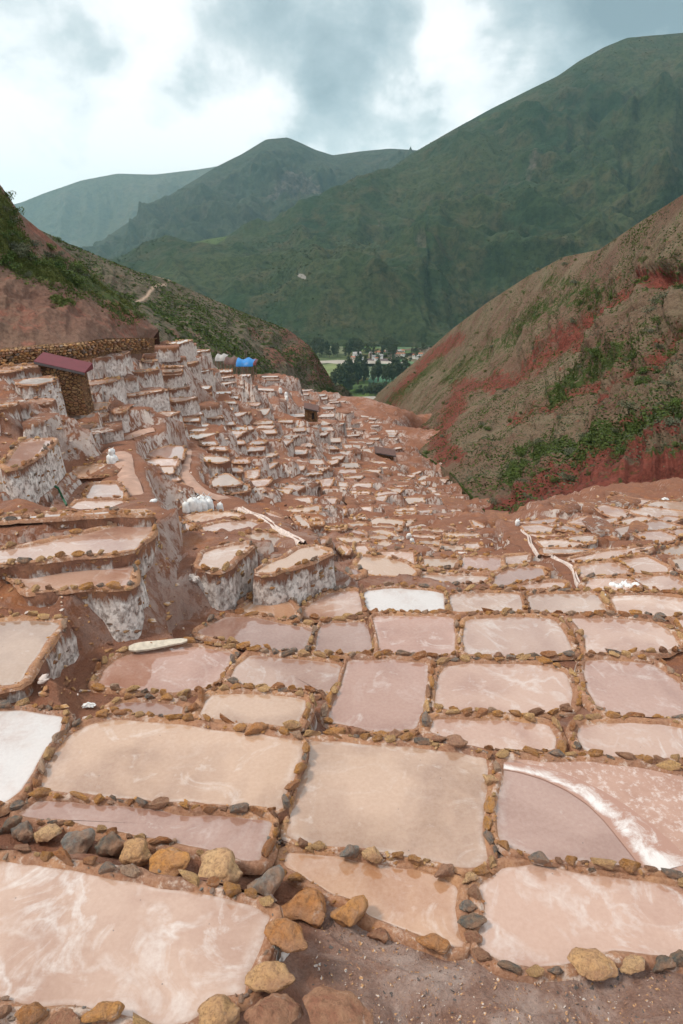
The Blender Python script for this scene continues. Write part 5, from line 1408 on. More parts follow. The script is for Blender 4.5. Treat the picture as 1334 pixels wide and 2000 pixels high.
for i, (px, py, wpx) in enumerate(HOUSES):
    w = on_z(px, py, ZF+3.0); dep = float(w@FW); L_ = wpx*dep/F; D_ = L_*hr.uniform(0.6, 0.8); Hh = min(L_*0.55, 6.5)*hr.uniform(0.85, 1.2)
    red = hr.random() < 0.55; wh = hr.random() < 0.5
    o = empty('village_house', (w[0], w[1], w[2]-3.5), hr.uniform(-0.5, 0.5))
    where = 'beside the river bed' if i in (15, 16, 17) else 'at the foot of the ravine' if i > 22 else 'on the edge of the light field' if i == 22 else 'in the village beyond the grove'
    tag(o, f"small {'white' if wh else 'adobe-brown'} house with {'red' if red else 'grey'} roof {where}", 'house', 'houses '+where)
    bm = bmesh.new(); box_bm(bm, -L_/2, L_/2, -D_/2, D_/2, 0, Hh+3); bm_obj('wall', bm, M['house_white' if wh else 'house_wall'], o)
    bm = bmesh.new(); e = 0.5; rz = Hh+3.02; rh = D_*0.32
    v = [bm.verts.new(c) for c in ((-L_/2-e, -D_/2-e, rz), (L_/2+e, -D_/2-e, rz), (L_/2+e, D_/2+e, rz), (-L_/2-e, D_/2+e, rz), (-L_/2-e, 0, rz+rh), (L_/2+e, 0, rz+rh))]
    for f in ((0, 1, 5, 4), (2, 3, 4, 5), (0, 4, 3), (1, 2, 5), (0, 3, 2, 1)): bm.faces.new([v[k] for k in f])
    bm_obj('roof', bm, M['house_roof' if red else 'roof_grey'], o)
    for k in (-0.28, 0.28):
        bm = bmesh.new(); box_bm(bm, L_*k-0.7, L_*k+0.7, -D_/2-0.06, -D_/2+0.1, Hh*0.45+3, Hh*0.45+4.5); bm_obj('window', bm, M['pane'], o)

# ------------------------------------------------------------------ haze
allz = max(float(MR[0][..., 2].max()), float(MM[0][..., 2].max()), float(MF[0][..., 2].max()))
bm = bmesh.new(); box_bm(bm, -9000, 9000, -400, 12500, -1900, allz+40)
hz = bm_obj('haze', bm, bpy.data.materials.new('haze')); hz['kind'] = 'stuff'; hz['label'] = 'thin bluish mountain haze'
hm = hz.data.materials[0]; hm.use_nodes = True; hm.node_tree.nodes.clear()
_o = hm.node_tree.nodes.new('ShaderNodeOutputMaterial'); _v = hm.node_tree.nodes.new('ShaderNodeVolumePrincipled')
_v.inputs['Color'].default_value = (0.50, 0.82, 0.95, 1); _v.inputs['Density'].default_value = 0.000046; _v.inputs['Anisotropy'].default_value = 0.2
hm.node_tree.links.new(_v.outputs[0], _o.inputs['Volume'])

# ------------------------------------------------------------------ shrubs, grass and scrub on the slopes
def shrub_proto(seed, mat, n=240):
    rng = random.Random(seed); bl = []
    for k in range(6):
        a = rng.random()*6.28; q = rng.uniform(0, 0.32); r = rng.uniform(0.18, 0.30); bl.append((math.cos(a)*q, math.sin(a)*q, rng.uniform(0.12, 0.34), r, r, r*0.75))
    V, Fc = leaf_cloud(int(n*1.8), bl, 0.038, rng); return mesh('foliage', V, Fc, M[mat], False)
SH = [shrub_proto(600+i, 'leaf_shrub') for i in range(5)]+[shrub_proto(610+i, 'leaf_grey') for i in range(2)]
plain('stem', (0.10, 0.075, 0.05), 0.9, 0.2, 5)
bm = bmesh.new()
for k in range(5):
    a = k*1.256; q = [bm.verts.new(c) for c in ((0.02*math.cos(a), 0.02*math.sin(a), -0.1), (0.02*math.cos(a+2), 0.02*math.sin(a+2), -0.1), (0.2*math.cos(a), 0.2*math.sin(a), 0.3))]; bm.faces.new(q)
STEM = bpy.data.meshes.new('stem'); bm.to_mesh(STEM); bm.free(); STEM.materials.append(M['stem'])
def on_hill(Hd, px, py):
    P, X = Hd[0], px_of(Hd[0]); d = np.hypot(X[..., 0]-px, X[..., 1]-py)+P[..., 1]*0.002
    return P[np.unravel_index(np.argmin(d), d.shape)]
def scatter_shrubs(Hd, n, seed, lab, group, smin, smax, pw=2.0, kinds=(0, 1, 2, 3, 4, 5, 6)):
    P, X, A, _ = Hd; rng = np.random.default_rng(seed); m, nu = A['green'].shape; m -= 8
    inside = (X[:m, :, 0] > 0) & (X[:m, :, 0] < 1334)
    w = (np.clip(A['green'][:m], 0.02, 1)**pw)*inside*np.clip(fbm(P[:m, :, 0]/6, P[:m, :, 1]/6, oct=3, seed=seed)+0.15, 0, 1); w = w.reshape(-1); w = w/w.sum()
    for k in rng.choice(len(w), n, replace=False, p=w):
        p = P[:m].reshape(-1, 3)[k]; sc = float(rng.uniform(smin, smax))
        o = empty('shrub', (p[0], p[1], p[2]-0.05*sc), float(rng.uniform(0, 6.28))); o.scale = (sc*rng.uniform(0.9, 1.5), sc*rng.uniform(0.9, 1.5), sc)
        link('foliage', SH[kinds[int(rng.integers(len(kinds)))]], o); link('stem', STEM, o); tag(o, lab, 'shrub', group)
scatter_shrubs(RH, 190, 1, 'low green shrub on the eroded hillside across the ravine', 'shrubs across the ravine', 0.7, 1.9)
scatter_shrubs(LH, 60, 2, 'dark green shrub on the red earth hill above the terraces', 'shrubs on the red earth hill', 0.7, 1.9, 1.6)
scatter_shrubs(FL, 120, 3, 'dark shrub on the scrubby ridge with the zigzag path', 'shrubs on the scrubby ridge', 1.6, 3.4, 1.0)
def cover(name, Hd, n, seed, smin, smax, mat, label, lift=0.3, pw=1.0, nsc=5.0, flat=0.3):
    P, X, A, _ = Hd; rng = np.random.default_rng(seed); m = A['green'].shape[0]-8
    inside = (X[:m, :, 0] > -60) & (X[:m, :, 0] < 1400)
    w = (np.clip(A['green'][:m], 0.05, 1)**pw)*inside*np.clip(fbm(P[:m, :, 0]/nsc, P[:m, :, 1]/nsc, P[:m, :, 2]/nsc, oct=4, seed=seed)*1.6+0.25, 0, 1)
    # even out by cell area
    a = np.linalg.norm(np.cross(np.gradient(P, axis=1), np.gradient(P, axis=0)), axis=2)[:m]; dd = P[:m, :, 1]
    w = (w*a/dd**1.2).reshape(-1); w /= w.sum()
    k = rng.choice(len(w), n, p=w); r, c = np.unravel_index(k, (m, P.shape[1]))
    r2 = np.minimum(r+1, m-1); c2 = np.minimum(c+1, P.shape[1]-1); fu = rng.random(n)[:, None]; fv = rng.random(n)[:, None]
    pt = P[r, c]*(1-fu)*(1-fv)+P[r, c2]*fu*(1-fv)+P[r2, c]*(1-fu)*fv+P[r2, c2]*fu*fv
    s = (rng.uniform(smin, smax, n)**1)[:, None]
    V = []; 
    e = rng.normal(size=(n, 3)); e[:, 2] = np.abs(e[:, 2])*0.4; e /= np.linalg.norm(e, axis=1, keepdims=True); up = np.array([0, 0, 1.0])
    t = np.cross(e, up); t /= np.maximum(np.linalg.norm(t, axis=1, keepdims=True), 1e-6)
    base = pt-np.array([0, 0, 0.1])*s
    q = np.stack([base-t*s*0.5, base+t*s*0.5, base+t*s*0.62+e*s*0.35+up*s*lift*2, base-t*s*0.62+e*s*0.35+up*s*lift*1.6], 1).reshape(-1, 3)
    q2 = np.stack([base-e*s*0.5, base+e*s*0.5, base+e*s*0.5+up*s*lift*2+t*s*0.3, base-e*s*0.5+up*s*lift*1.5+t*s*0.3], 1).reshape(-1, 3)
    q = np.concatenate([q, q2])
    me = bpy.data.meshes.new(name); me.vertices.add(len(q)); me.vertices.foreach_set('co', q.reshape(-1).astype(np.float32))
    nf = len(q)//4; me.loops.add(nf*4); me.loops.foreach_set('vertex_index', np.arange(nf*4, dtype=np.int32)); me.polygons.add(nf)
    me.polygons.foreach_set('loop_start', np.arange(nf, dtype=np.int32)*4); me.polygons.foreach_set('loop_total', np.full(nf, 4, np.int32)); me.update(calc_edges=True)
    me.materials.append(M[mat]); o = link(name, me); tag(o, label, kind='stuff')
cover('grass', RH, 60000, 5, 0.07, 0.22, 'leaf_shrub', 'dark grass and scrub patches on the hillside across the ravine', pw=1.6)
cover('grass', RH, 30000, 6, 0.06, 0.18, 'leaf_grey', 'dry grey-green tufts on the hillside across the ravine', pw=0.7)
cover('grass', LH, 16000, 7, 0.06, 0.20, 'leaf_grass', 'bright grass tufts on the red earth hill', pw=3.0)
cover('scrub', FL, 26000, 8, 0.25, 0.7, 'leaf_shrub', 'scattered scrub on the ridge with the zigzag path', pw=0.6, nsc=20)
mat_leaf('leaf_far', (0.022, 0.034, 0.015), (0.045, 0.058, 0.022), 0.02)
cover('scrub', MR, 14000, 9, 1.6, 4.0, 'leaf_far', 'dark dots of scrub on the huge green mountain', pw=0.05, nsc=160)

# ------------------------------------------------------------------ foreground gravel
def scatter_pebbles():
    rng = random.Random(9); items = []
    pr = [rock_mesh('pebble', 9, 700+i, 0) for i in range(6)]
    n = 0
    while n < 2300:
        px = rng.uniform(610, 1400); py = rng.uniform(1790, 2060)
        p = hit(px, py)
        if p is None or p[1] > 12: continue
        if any(poly_in(q['P'], p[0], p[1]) for q in ponds[:9]): 
            if rng.random() > 0.02: continue
        s_ = 0.012+0.05*rng.random()**4
        items.append((rng.choice(pr), Matrix.Translation((p[0], p[1], p[2]+s_*0.15)) @ Matrix.Rotation(rng.random()*6.28, 4, 'Z') @ Matrix.Diagonal((s_*1.2, s_, s_, 1)))); n += 1
    V, Fc = merge_rocks(items); o = link('gravel', mesh('gravel', V, Fc, M['gravel'], False)); tag(o, 'loose gravel scattered over the salty path', kind='stuff')
def poly_in(P, x, y):
    a = P; b = np.roll(P, -1, 0); c = ((a[:, 1] > y) != (b[:, 1] > y)) & (x < (b[:, 0]-a[:, 0])*(y-a[:, 1])/np.where(np.abs(b[:, 1]-a[:, 1]) < 1e-12, 1e-12, b[:, 1]-a[:, 1])+a[:, 0])
    return bool(c.sum() % 2)
def mat_gravel():
    t = NT('gravel'); n = t.noise(t.pos(), 11.0, 2); c = t.ramp(n, [(0.32, (0.10, 0.085, 0.08)), (0.42, (0.25, 0.14, 0.10)), (0.5, (0.42, 0.24, 0.12)), (0.58, (0.5, 0.42, 0.38)), (0.68, (0.16, 0.15, 0.145))], True)
    M['gravel'] = t.done(c, 0.9, 0.25)
mat_gravel(); scatter_pebbles()
def rubble():
    rng = random.Random(19); items = []; n = 0
    for _ in range(3000):
        px = rng.uniform(-20, 1354); py = rng.uniform(800, 1420) if rng.random() < 0.75 else rng.uniform(690, 900)
        p = hit(px, py)
        if p is None or p[1] > 110: continue
        if any(abs(q['P'][:, 0].mean()-p[0]) < 4 and abs(q['P'][:, 1].mean()-p[1]) < 4 and poly_in(q['P'], p[0], p[1]) for q in ponds): continue
        s_ = (0.04+0.16*rng.random()**3)*(1+p[1]*0.012)
        items.append((rng.choice(ROCK_LO), Matrix.Translation((p[0], p[1], p[2]+s_*0.1)) @ Matrix.Rotation(rng.random()*6.28, 4, 'Z') @ Matrix.Diagonal((s_*1.3, s_, s_, 1))))
    V, Fc = merge_rocks(items); o = link('rubble', mesh('rubble', V, Fc, M['rubble'], False)); tag(o, 'loose stones scattered over the earth banks between the ponds', kind='stuff')
t = NT('rubble'); n_ = t.noise(t.pos(), 3.0, 2); M['rubble'] = t.done(t.ramp(n_, [(0.34, (0.14, 0.07, 0.05)), (0.46, (0.30, 0.15, 0.08)), (0.54, (0.44, 0.25, 0.11)), (0.62, (0.55, 0.46, 0.42))]), 0.9, 0.2); rubble()

# ------------------------------------------------------------------ channels and footpaths laid on the slope
plain('salt_rim', (0.60, 0.50, 0.46), 0.85, 0.3, 6); plain('wet_mud', (0.17, 0.085, 0.065), 0.4, 0.25, 4, 0.5); plain('path_earth', (0.40, 0.255, 0.20), 0.9, 0.2, 2)
def ribbon(ib, offs, up, mat, name, parent=None, wob=0.0, seed=1):
    C3 = BEDC[ib]; C = C3[:, :2]; u = np.arange(len(C))*0.3; T = np.gradient(C, axis=0); T /= np.maximum(np.linalg.norm(T, axis=1, keepdims=True), 1e-9); Nn = np.stack([-T[:, 1], T[:, 0]], 1)
    P = []
    for o_, h in zip(offs, up):
        w = C+Nn*(o_+wob*fbm(u*0.8+o_*3, u*0.1, oct=2, seed=seed))[:, None]; P.append(np.concatenate([w, (C3[:, 2]+h)[:, None]], 1))
    return link(name, grid_mesh(name, np.array(P), M[mat]), parent)
def channel(pts, w, label):
    root = empty('brine_channel', (0, 0, 0)); tag(root, label, 'channel', 'white-lined brine channels')
    ribbon(pts, (-w*0.3, 0, w*0.3), (0.005, 0.0, 0.005), 'wet_mud', 'channel_bed', root)
    ribbon(pts, (-w*1.1, -w*0.8, -w*0.45, -w*0.22), (-0.08, 0.05, 0.07, -0.02), 'salt_rim', 'salt_edge', root, 0.05, 4)
    ribbon(pts, (w*0.22, w*0.45, w*0.8, w*1.1), (-0.02, 0.07, 0.05, -0.08), 'salt_rim', 'salt_edge', root, 0.05, 5)
channel(0, 0.15, 'white-lined brine channel snaking down beside the sacks')
channel(1, 0.075, 'narrow winding brine channel on the rust-brown bank')
channel(2, 0.075, 'brine channel ending above the pale pond beside a white bag')
def path(pts, w, label): tag(ribbon(pts, (-w, -w*0.5, 0, w*0.5, w), (-0.08, 0.01, 0.02, 0.01, -0.08), 'path_earth', 'footpath', None, 0.1), label, kind='structure')
path(3, 0.42, 'worn footpath curving past the stacked sacks')
path(4, 0.36, 'pale footpath along the mound to the channel')

# ------------------------------------------------------------------ sacks of salt
t = NT('sack_cloth'); n_ = t.noise(t.co('Object'), 5.0, 5, 0.6); t.bump(n_, 0.6, 0.05)
M['sack_cloth'] = t.done(t.mix(t.ramp(n_, [(0.35, 0.0), (0.65, 1.0)]), (0.70, 0.71, 0.72), (0.84, 0.84, 0.84)), 0.65, 0.3)
plain('sack_tie', (0.62, 0.60, 0.58), 0.8, 0.2, 20)
def sack_mesh(seed):
    rng = random.Random(seed); n = 14; prof = [(0.0, 0.0), (0.27, 0.0), (0.32, 0.06), (0.31, 0.22), (0.33, 0.42), (0.30, 0.62), (0.29, 0.78), (0.22, 0.88), (0.13, 0.93), (0.09, 0.97)]
    V = []; Fc = []
    for k, (r, z) in enumerate(prof):
        for i in range(n):
            a = i*2*math.pi/n; q = 1+0.12*math.sin(2*a+seed+z*3)+0.08*math.sin(5*a+seed*2.1-z*9)+0.05*math.sin(9*a+z*14+seed); V.append((math.cos(a)*r*q, math.sin(a)*r*q*0.82, z*(1+0.03*math.sin(a+seed))))
    for k in range(len(prof)-1):
        for i in range(n): Fc.append((k*n+i, k*n+(i+1) % n, (k+1)*n+(i+1) % n, (k+1)*n+i))
    Fc.append(tuple(range((len(prof)-1)*n, len(prof)*n)))
    b = mesh('bag', V, Fc, M['sack_cloth'], True)
    V = []; Fc = []
    for sgn in (-1, 1):
        k = len(V); V += [(sgn*0.03, -0.06, 0.93), (sgn*0.03, 0.06, 0.93), (sgn*0.26, 0.05, 1.12+0.06*rng.random()), (sgn*0.20, -0.05, 1.2), (sgn*0.05, 0.0, 1.02)]
        Fc += [(k, k+1, k+2, k+3), (k, k+4, k+1), (k+4, k+3, k+2)]
    return b, mesh('tied_ear', V, Fc, M['sack_cloth'], False)
SK = [sack_mesh(i) for i in range(5)]
def sack(px, py, hp, label, group, zoff=0.0, lie=0.0, wide=1.0):
    p = hit(px, py)
    if p is None: return
    dep = float(p@FW); h = hp*dep/F
    b, e = random.choice(SK); o = empty('salt_sack', (p[0], p[1], p[2]+zoff*h-0.02), random.random()*6.28); o.rotation_euler = (lie, 0, random.uniform(-0.6, 0.6)); o.scale = (h*wide, h*wide, h)
    link('bag', b, o); link('tied_ear', e, o); tag(o, label, 'sack', group)
for k, (px, py, hh) in enumerate(((364, 1003, 24), (376, 1001, 29), (388, 1001, 28), (399, 1000, 28), (410, 999, 26), (382, 996, 28), (394, 995, 30), (406, 994, 28))):
    sack(px, py, hh, 'white salt sack in the standing row above the orange pond', 'row of standing sacks above the orange pond')
sack(430, 999, 20, 'single white sack standing apart right of the sack row', 'loose sacks'); sack(303, 981, 16, 'lone white sack lying on the footpath junction', 'loose sacks', 0.25, 1.3)
sack(216, 909, 22, 'lower white sack of the stack by the orange pond', 'stacked pair of sacks'); sack(224, 908, 22, 'second white sack of the stack by the orange pond', 'stacked pair of sacks'); sack(220, 906, 20, 'white sack on top of the stack by the orange pond', 'stacked pair of sacks', 0.72, 0.35, 1.1)
for px, py in ((1195, 1153), (1207, 1155), (1217, 1149), (1226, 1156), (1240, 1152)): sack(px, py, 16, 'short fat white sack on the pond edge above the pale pond', 'five white sacks on the pond edge', 0, 0.0, 1.5)
for px, py, l in ((798, 1052, 'upper of two white sacks on the middle pond field'), (806, 1061, 'lower of two white sacks on the middle pond field')): sack(px, py, 15, l, 'loose sacks', 0, 0.5)
sack(1010, 1028, 13, 'white sack on the rust-brown bank by the winding channel', 'loose sacks', 0, 0, 1.2); sack(1110, 1151, 13, 'small white bag below the brine channel end', 'loose sacks', 0, 0, 1.2)
for px, py in ((548, 774), (559, 777), (560, 784)): sack(px, py, 11, 'tiny white sack on the far shoulder above the brown-roofed shelter', 'sacks on the far shoulder')

# ------------------------------------------------------------------ huts, tarpaulins, stone wall
def mat_masonry():
    t = NT('masonry'); p = t.pos((1, 1, 1.7)); e = t.voro(p, 4.2, 'DISTANCE_TO_EDGE', 0); cc = t.voro(p, 4.2, 'F1', 1); n = t.noise(t.pos(), 9, 5, 0.7)
    sp = t.N.new('ShaderNodeSeparateColor'); t.L.new(cc, sp.inputs[0])
    c = t.ramp(sp.outputs[0], [(0.0, (0.20, 0.10, 0.05)), (0.35, (0.36, 0.21, 0.09)), (0.65, (0.28, 0.13, 0.07)), (1.0, (0.42, 0.28, 0.14))])
    c = t.mix(t.ramp(n, [(0.4, 0.6), (0.6, 0.0)]), c, (0.12, 0.06, 0.04)); c = t.mix(t.ramp(e, [(0.02, 1.0), (0.09, 0.0)]), c, (0.10, 0.05, 0.035))
    t.bump(t.math('ADD', t.ramp(e, [(0.0, 0.0), (0.12, 1.0)]), t.math('MULTIPLY', n, 0.4)), 1.0, 0.12); M['masonry'] = t.done(c, 0.9, 0.2)
mat_masonry()
plain('roof_red', (0.13, 0.022, 0.030), 0.55, 0.12, 3, 0.4); plain('roof_edge', (0.10, 0.085, 0.085), 0.7, 0.1, 3); plain('roof_brown', (0.13, 0.075, 0.065), 0.8, 0.2, 3); plain('tarp_blue', (0.02, 0.19, 0.50), 0.5, 0.15, 0.8, 0.4); plain('timber', (0.20, 0.14, 0.10), 0.85, 0.2, 6); plain('plank_wood', (0.52, 0.46, 0.38), 0.85, 0.2, 9); plain('dark_gap', (0.02, 0.015, 0.012), 0.9, 0.1, 2)
def hut(px0, px1, py_top, py_low, py_base, d, depth, roofmat, label, group=None, over=0.14, name='stone_hut', door=True):
    a = at(px0, py_top, d); b = at(px1, py_low, d); base = at(px1, py_base, d)[2]
    x0, x1 = a[0], b[0]; za, zb = a[2], b[2]; root = empty(name, ((x0+x1)/2, d, base-0.4)); tag(root, label, 'hut', group)
    cx = (x0+x1)/2; L0_ = x0-cx; L1_ = x1-cx; bz = 0.0; A_ = za-(base-0.4); B_ = zb-(base-0.4)
    bm = bmesh.new(); i = 0.10*(x1-x0)
    segs = 8; vv = []
    for k in range(segs+1):
        f = k/segs; x = L0_+i*0.3+(L1_-i-L0_-i*0.3)*f; zt = A_+(B_-A_)*((x-L0_)/(L1_-L0_))-0.06
        j = 0.03*math.sin(k*2.1)
        vv.append([bm.verts.new(c) for c in ((x+(0.16 if k == segs else 0), -0.06+j, bz), (x, 0.02+j, zt), (x, depth, zt), (x+(0.16 if k == segs else 0), depth+0.06, bz))])
    for p_, q_ in zip(vv[:-1], vv[1:]):
        for m_ in range(3): bm.faces.new((p_[m_], q_[m_], q_[m_+1], p_[m_+1]))
    bm.faces.new(vv[0][::-1]); bm.faces.new(vv[-1])
    bm_obj('wall', bm, M['masonry'], root)
    bm = bmesh.new(); th = 0.07
    rp = [(L0_-0.05, -over, A_), (L1_+0.12, -over, B_), (L1_+0.12, depth+over, B_+0.02), (L0_-0.05, depth+over, A_+0.02)]
    lo = [bm.verts.new(c) for c in rp]; hi_ = [bm.verts.new((c[0], c[1], c[2]+th+0.25*(k in (2, 3)))) for k, c in enumerate(rp)]
    for k in range(4): bm.faces.new((lo[k], lo[(k+1) % 4], hi_[(k+1) % 4], hi_[k]))
    bm.faces.new(lo[::-1]); bm.faces.new(hi_); r_ = bm_obj('roof', bm, M[roofmat], root)
    bm = bmesh.new(); v0, v1 = rp[0], rp[1]; q = [bm.verts.new(c) for c in ((v0[0], v0[1]-0.03, v0[2]-0.08), (v1[0], v1[1]-0.03, v1[2]-0.08), (v1[0], v1[1]-0.03, v1[2]+0.045), (v0[0], v0[1]-0.03, v0[2]+0.045))]
    q2 = [bm.verts.new((c.co.x, c.co.y+0.025, c.co.z)) for c in q]
    bm.faces.new(q); bm.faces.new(q2[::-1])
    for k in range(4): bm.faces.new((q[k], q2[k], q2[(k+1) % 4], q[(k+1) % 4]))
    bm_obj('fascia', bm, M['roof_edge'], r_)
    if door:
        bm = bmesh.new(); w_ = (x1-x0); box_bm(bm, L1_-w_*0.42, L1_-w_*0.24, -0.09, 0.02, 0.4, B_*0.82); bm_obj('doorway', bm, M['dark_gap'], root)
    return root
hut(70, 163, 707, 729, 797, 28.5*S, 1.1, 'roof_red', 'tall stone hut with a sloping dark red roof on the left terraces', door=False)
hut(594, 620, 797, 803, 818, 66*S, 1.6, 'roof_brown', 'small shelter with a brown roof on the dirt mound', 'low brown-roofed shelters')
hut(733, 772, 884, 891, 903, 66*S, 1.8, 'roof_brown', 'low flat-roofed shelter on the lower slope towards the ravine', 'low brown-roofed shelters')
def tarp(px0, px1, py0, py1, d, mat, label, name='tarpaulin_shed', posts=True):
    a = at(px0, py1, d); b = at(px1, py1, d); h = (py1-py0)*d*1.02/F; w = b[0]-a[0]
    root = empty(name, ((a[0]+b[0])/2, d, a[2]-1.0)); tag(root, label, 'shed', 'sheds on the far shoulder')
    n = 12; V = []; Fc = []
    for j in range(4):
        for i in range(n+1):
            u = i/n; V.append(((u-0.5)*w, j*1.6, 1.0+h*(0.75+0.25*math.sin(u*math.pi*3+j))*(1 if j in (1, 2) else 0.62)))
    for j in range(3):
        for i in range(n): k = j*(n+1)+i; Fc.append((k, k+1, k+n+2, k+n+1))
    k0 = len(V); V += [((i/n-0.5)*w, -0.15, 0.75+h*0.18) for i in range(n+1)]
    Fc += [(k0+i, k0+i+1, i+1, i) for i in range(n)]
    link('sheet', mesh('sheet', V, Fc, M[mat], True), root)
    for x in (-0.5, -0.16, 0.16, 0.5):
        bm = bmesh.new(); box_bm(bm, x*w*0.96-0.08, x*w*0.96+0.08, 0.1, 0.26, -1.5, 1.0+h*0.5); bm_obj('post', bm, M['timber'], root)
tarp(461, 494, 704, 715, 92*S, 'tarp_blue', 'shed covered with bright blue tarpaulin on the far shoulder'); tarp(438, 462, 701, 711, 94*S, 'roof_brown', 'long low brown-roofed shed left of the blue tarpaulin'); tarp(420, 440, 696, 704, 96*S, 'roof_grey', 'grey-roofed shed at the left end of the far sheds'); tarp(485, 500, 706, 712, 97*S, 'roof_red', 'small red-roofed shed behind the blue tarpaulin')
for px in (479, 482):
    a = at(px, 708, 96*S); bm = bmesh.new(); box_bm(bm, -0.06, 0.06, -0.06, 0.06, -3.0, 2.2); box_bm(bm, -0.25, 0.25, -0.04, 0.04, 1.9, 2.0)
    o = bm_obj('antenna_pole', bm, M['timber'], None, tuple(a)); tag(o, f"{'left' if px == 479 else 'right'} one of two thin poles above the blue tarpaulin", 'pole', 'thin poles')
# dry stone wall along the foot of the red hill
root = empty('dry_stone_wall', tuple(at(150, 690, 31.5*S))); tag(root, 'long ochre dry-stone wall along the foot of the red hill', 'wall')
rw = random.Random(21); TOP = [(0, 684), (60, 678), (140, 672), (200, 664), (290, 662)]; BOT = [(0, 712), (60, 706), (130, 703), (200, 688), (290, 682)]
org = np.array(root.location)
def lerp_line(L, x): return float(np.interp(x, [p[0] for p in L], [p[1] for p in L]))
bk_ = []
for k in range(40):
    px = -10+k*8.0; d = dist_at(max(px, 4), lerp_line(BOT, px)); bk_.append((at(px, lerp_line(TOP, px)+1.5, d+0.25), at(px, lerp_line(BOT, px)+8, d+0.25)))
V = []; Fc = []
for a, b in bk_: V += [a-org, b-org, a-org+np.array([0, 1.2, 0])]
for k in range(len(bk_)-1): Fc += [(3*k, 3*k+1, 3*k+4, 3*k+3), (3*k, 3*k+3, 3*k+5, 3*k+2)]
link('core', mesh('core', V, Fc, M['masonry'], True), root)
ns = 0; px = -6.0
for row in range(6):
    px = -8+rw.random()*5
    while px < 288:
        wp = rw.uniform(6.0, 10.5); x = px+wp/2; px += wp
        f = (row+0.5)/6; y = lerp_line(TOP, x)*(1-f)+lerp_line(BOT, x)*f; d = dist_at(max(x, 4), lerp_line(BOT, x))
        hp_ = (lerp_line(BOT, x)-lerp_line(TOP, x))/6*1.12; w = at(x, y, d); dep = float(w@FW)
        if rw.random() < 0.06: continue
        link('stone', rw.choice(ROCK_LO), root, tuple(w-org), (rw.uniform(-0.15, 0.15), rw.uniform(-0.15, 0.15), rw.choice((0, math.pi))), (wp*dep/F*1.08, 0.42, hp_*dep/F*1.9)); ns += 1

# ------------------------------------------------------------------ plank, rags, salt lump
def plank():
    a = on_z(252, 1268, -6.9*S+0.12); b = on_z(366, 1252, -6.9*S+0.16); c = (a+b)/2; L_ = np.linalg.norm(b-a); bm = bmesh.new()
    n = 10; rows = []
    for k in range(n+1):
        u = k/n; w = 0.10+0.03*math.sin(u*5)-(0.04 if k in (0, n) else 0); rows.append([bm.verts.new(q) for q in ((u*L_-L_/2, -w, 0.0), (u*L_-L_/2, w, 0.0), (u*L_-L_/2, w*0.95, 0.05+0.01*math.sin(k)), (u*L_-L_/2, -w*0.95, 0.045))])
    for p_, q_ in zip(rows[:-1], rows[1:]):
        for m_ in range(4): bm.faces.new((p_[m_], q_[m_], q_[(m_+1) % 4], p_[(m_+1) % 4]))
    bm.faces.new(rows[0]); bm.faces.new(rows[-1][::-1])
    o = bm_obj('plank', bm, M['plank_wood'], None, tuple(c)); o.rotation_euler = (0.25, -math.atan2(b[2]-a[2], L_), math.atan2(b[1]-a[1], b[0]-a[0])); tag(o, 'weathered pale plank lying at the back of the pink-brown pond', 'plank')
plank()
plain('rag_turquoise', (0.01, 0.30, 0.33), 0.6, 0.2, 20, 0.4); plain('rag_white', (0.72, 0.72, 0.72), 0.7, 0.15, 20); plain('hose_green', (0.02, 0.10, 0.05), 0.5, 0.1, 10)
def rag(px, py, wp, mat, label, seed):
    p = hit(px, py); dep = float(p@FW); r = wp*dep/F/2; rng = random.Random(seed); V = []; Fc = []; n = 7
    for j in range(n):
        for i in range(n):
            u, v = i/(n-1)*2-1, j/(n-1)*2-1; V.append((u*r*(1+0.3*rng.uniform(-1, 1)), v*r*0.6+rng.uniform(-0.2, 0.2)*r, r*(0.55*max(0, 1-u*u-v*v)+0.28*rng.random())))
    for j in range(n-1):
        for i in range(n-1): k = j*n+i; Fc.append((k, k+1, k+n+1, k+n))
    o = link('plastic_scrap', mesh('plastic_scrap', V, Fc, M[mat], False), None, (p[0], p[1], p[2]+0.04)); tag(o, label, 'scrap', 'plastic scraps stuffed between stones')
rag(560, 1434, 22, 'rag_turquoise', 'turquoise plastic scrap below the small raised tan pond', 1); rag(102, 1450, 15, 'rag_turquoise', 'turquoise scrap between stones left of the wide tan pond', 2); rag(174, 1384, 24, 'rag_white', 'white rag on the mud bank above the wide tan pond', 3); rag(475, 1268, 14, 'rag_white', 'white rag where three banks meet below the gully', 4); rag(1178, 1166, 10, 'rag_white', 'white scrap on the stone row before the five sacks', 5); rag(1298, 977, 12, 'rag_white', 'white rag on the bank at the top of the pond field', 6)
def lump(px, py, wp, label, seed):
    p = hit(px, py); dep = float(p@FW); r = wp*dep/F
    o = link('salt_lump', rock_mesh('salt_lump', 22, seed, 3, 0.8), None, (p[0], p[1], p[2]+r*0.22), (0, 0, 0.4), (r, r, r*0.9)); o.data.materials.append(M['salt_wall']); o.data.attributes.new('drop', 'FLOAT', 'POINT'); o.data.attributes['drop'].data.foreach_set('value', [0.9]*len(o.data.vertices)); tag(o, label, 'rock')
lump(384, 1142, 34, 'salt-encrusted rock standing in the muddy gully', 901)
V = [hit(a, b) for a, b in ((108, 955), (116, 968), (124, 980), (131, 992))]
bm = bmesh.new(); rr = []
for k, p in enumerate(V): rr.append([bm.verts.new((p[0]+0.035*math.cos(a), p[1]+0.02*math.sin(a), p[2]+0.07+0.035*math.sin(a+0.5))) for a in [i*math.pi/3 for i in range(6)]])
for p_, q_ in zip(rr[:-1], rr[1:]):
    for i in range(6): bm.faces.new((p_[i], p_[(i+1) % 6], q_[(i+1) % 6], q_[i]))
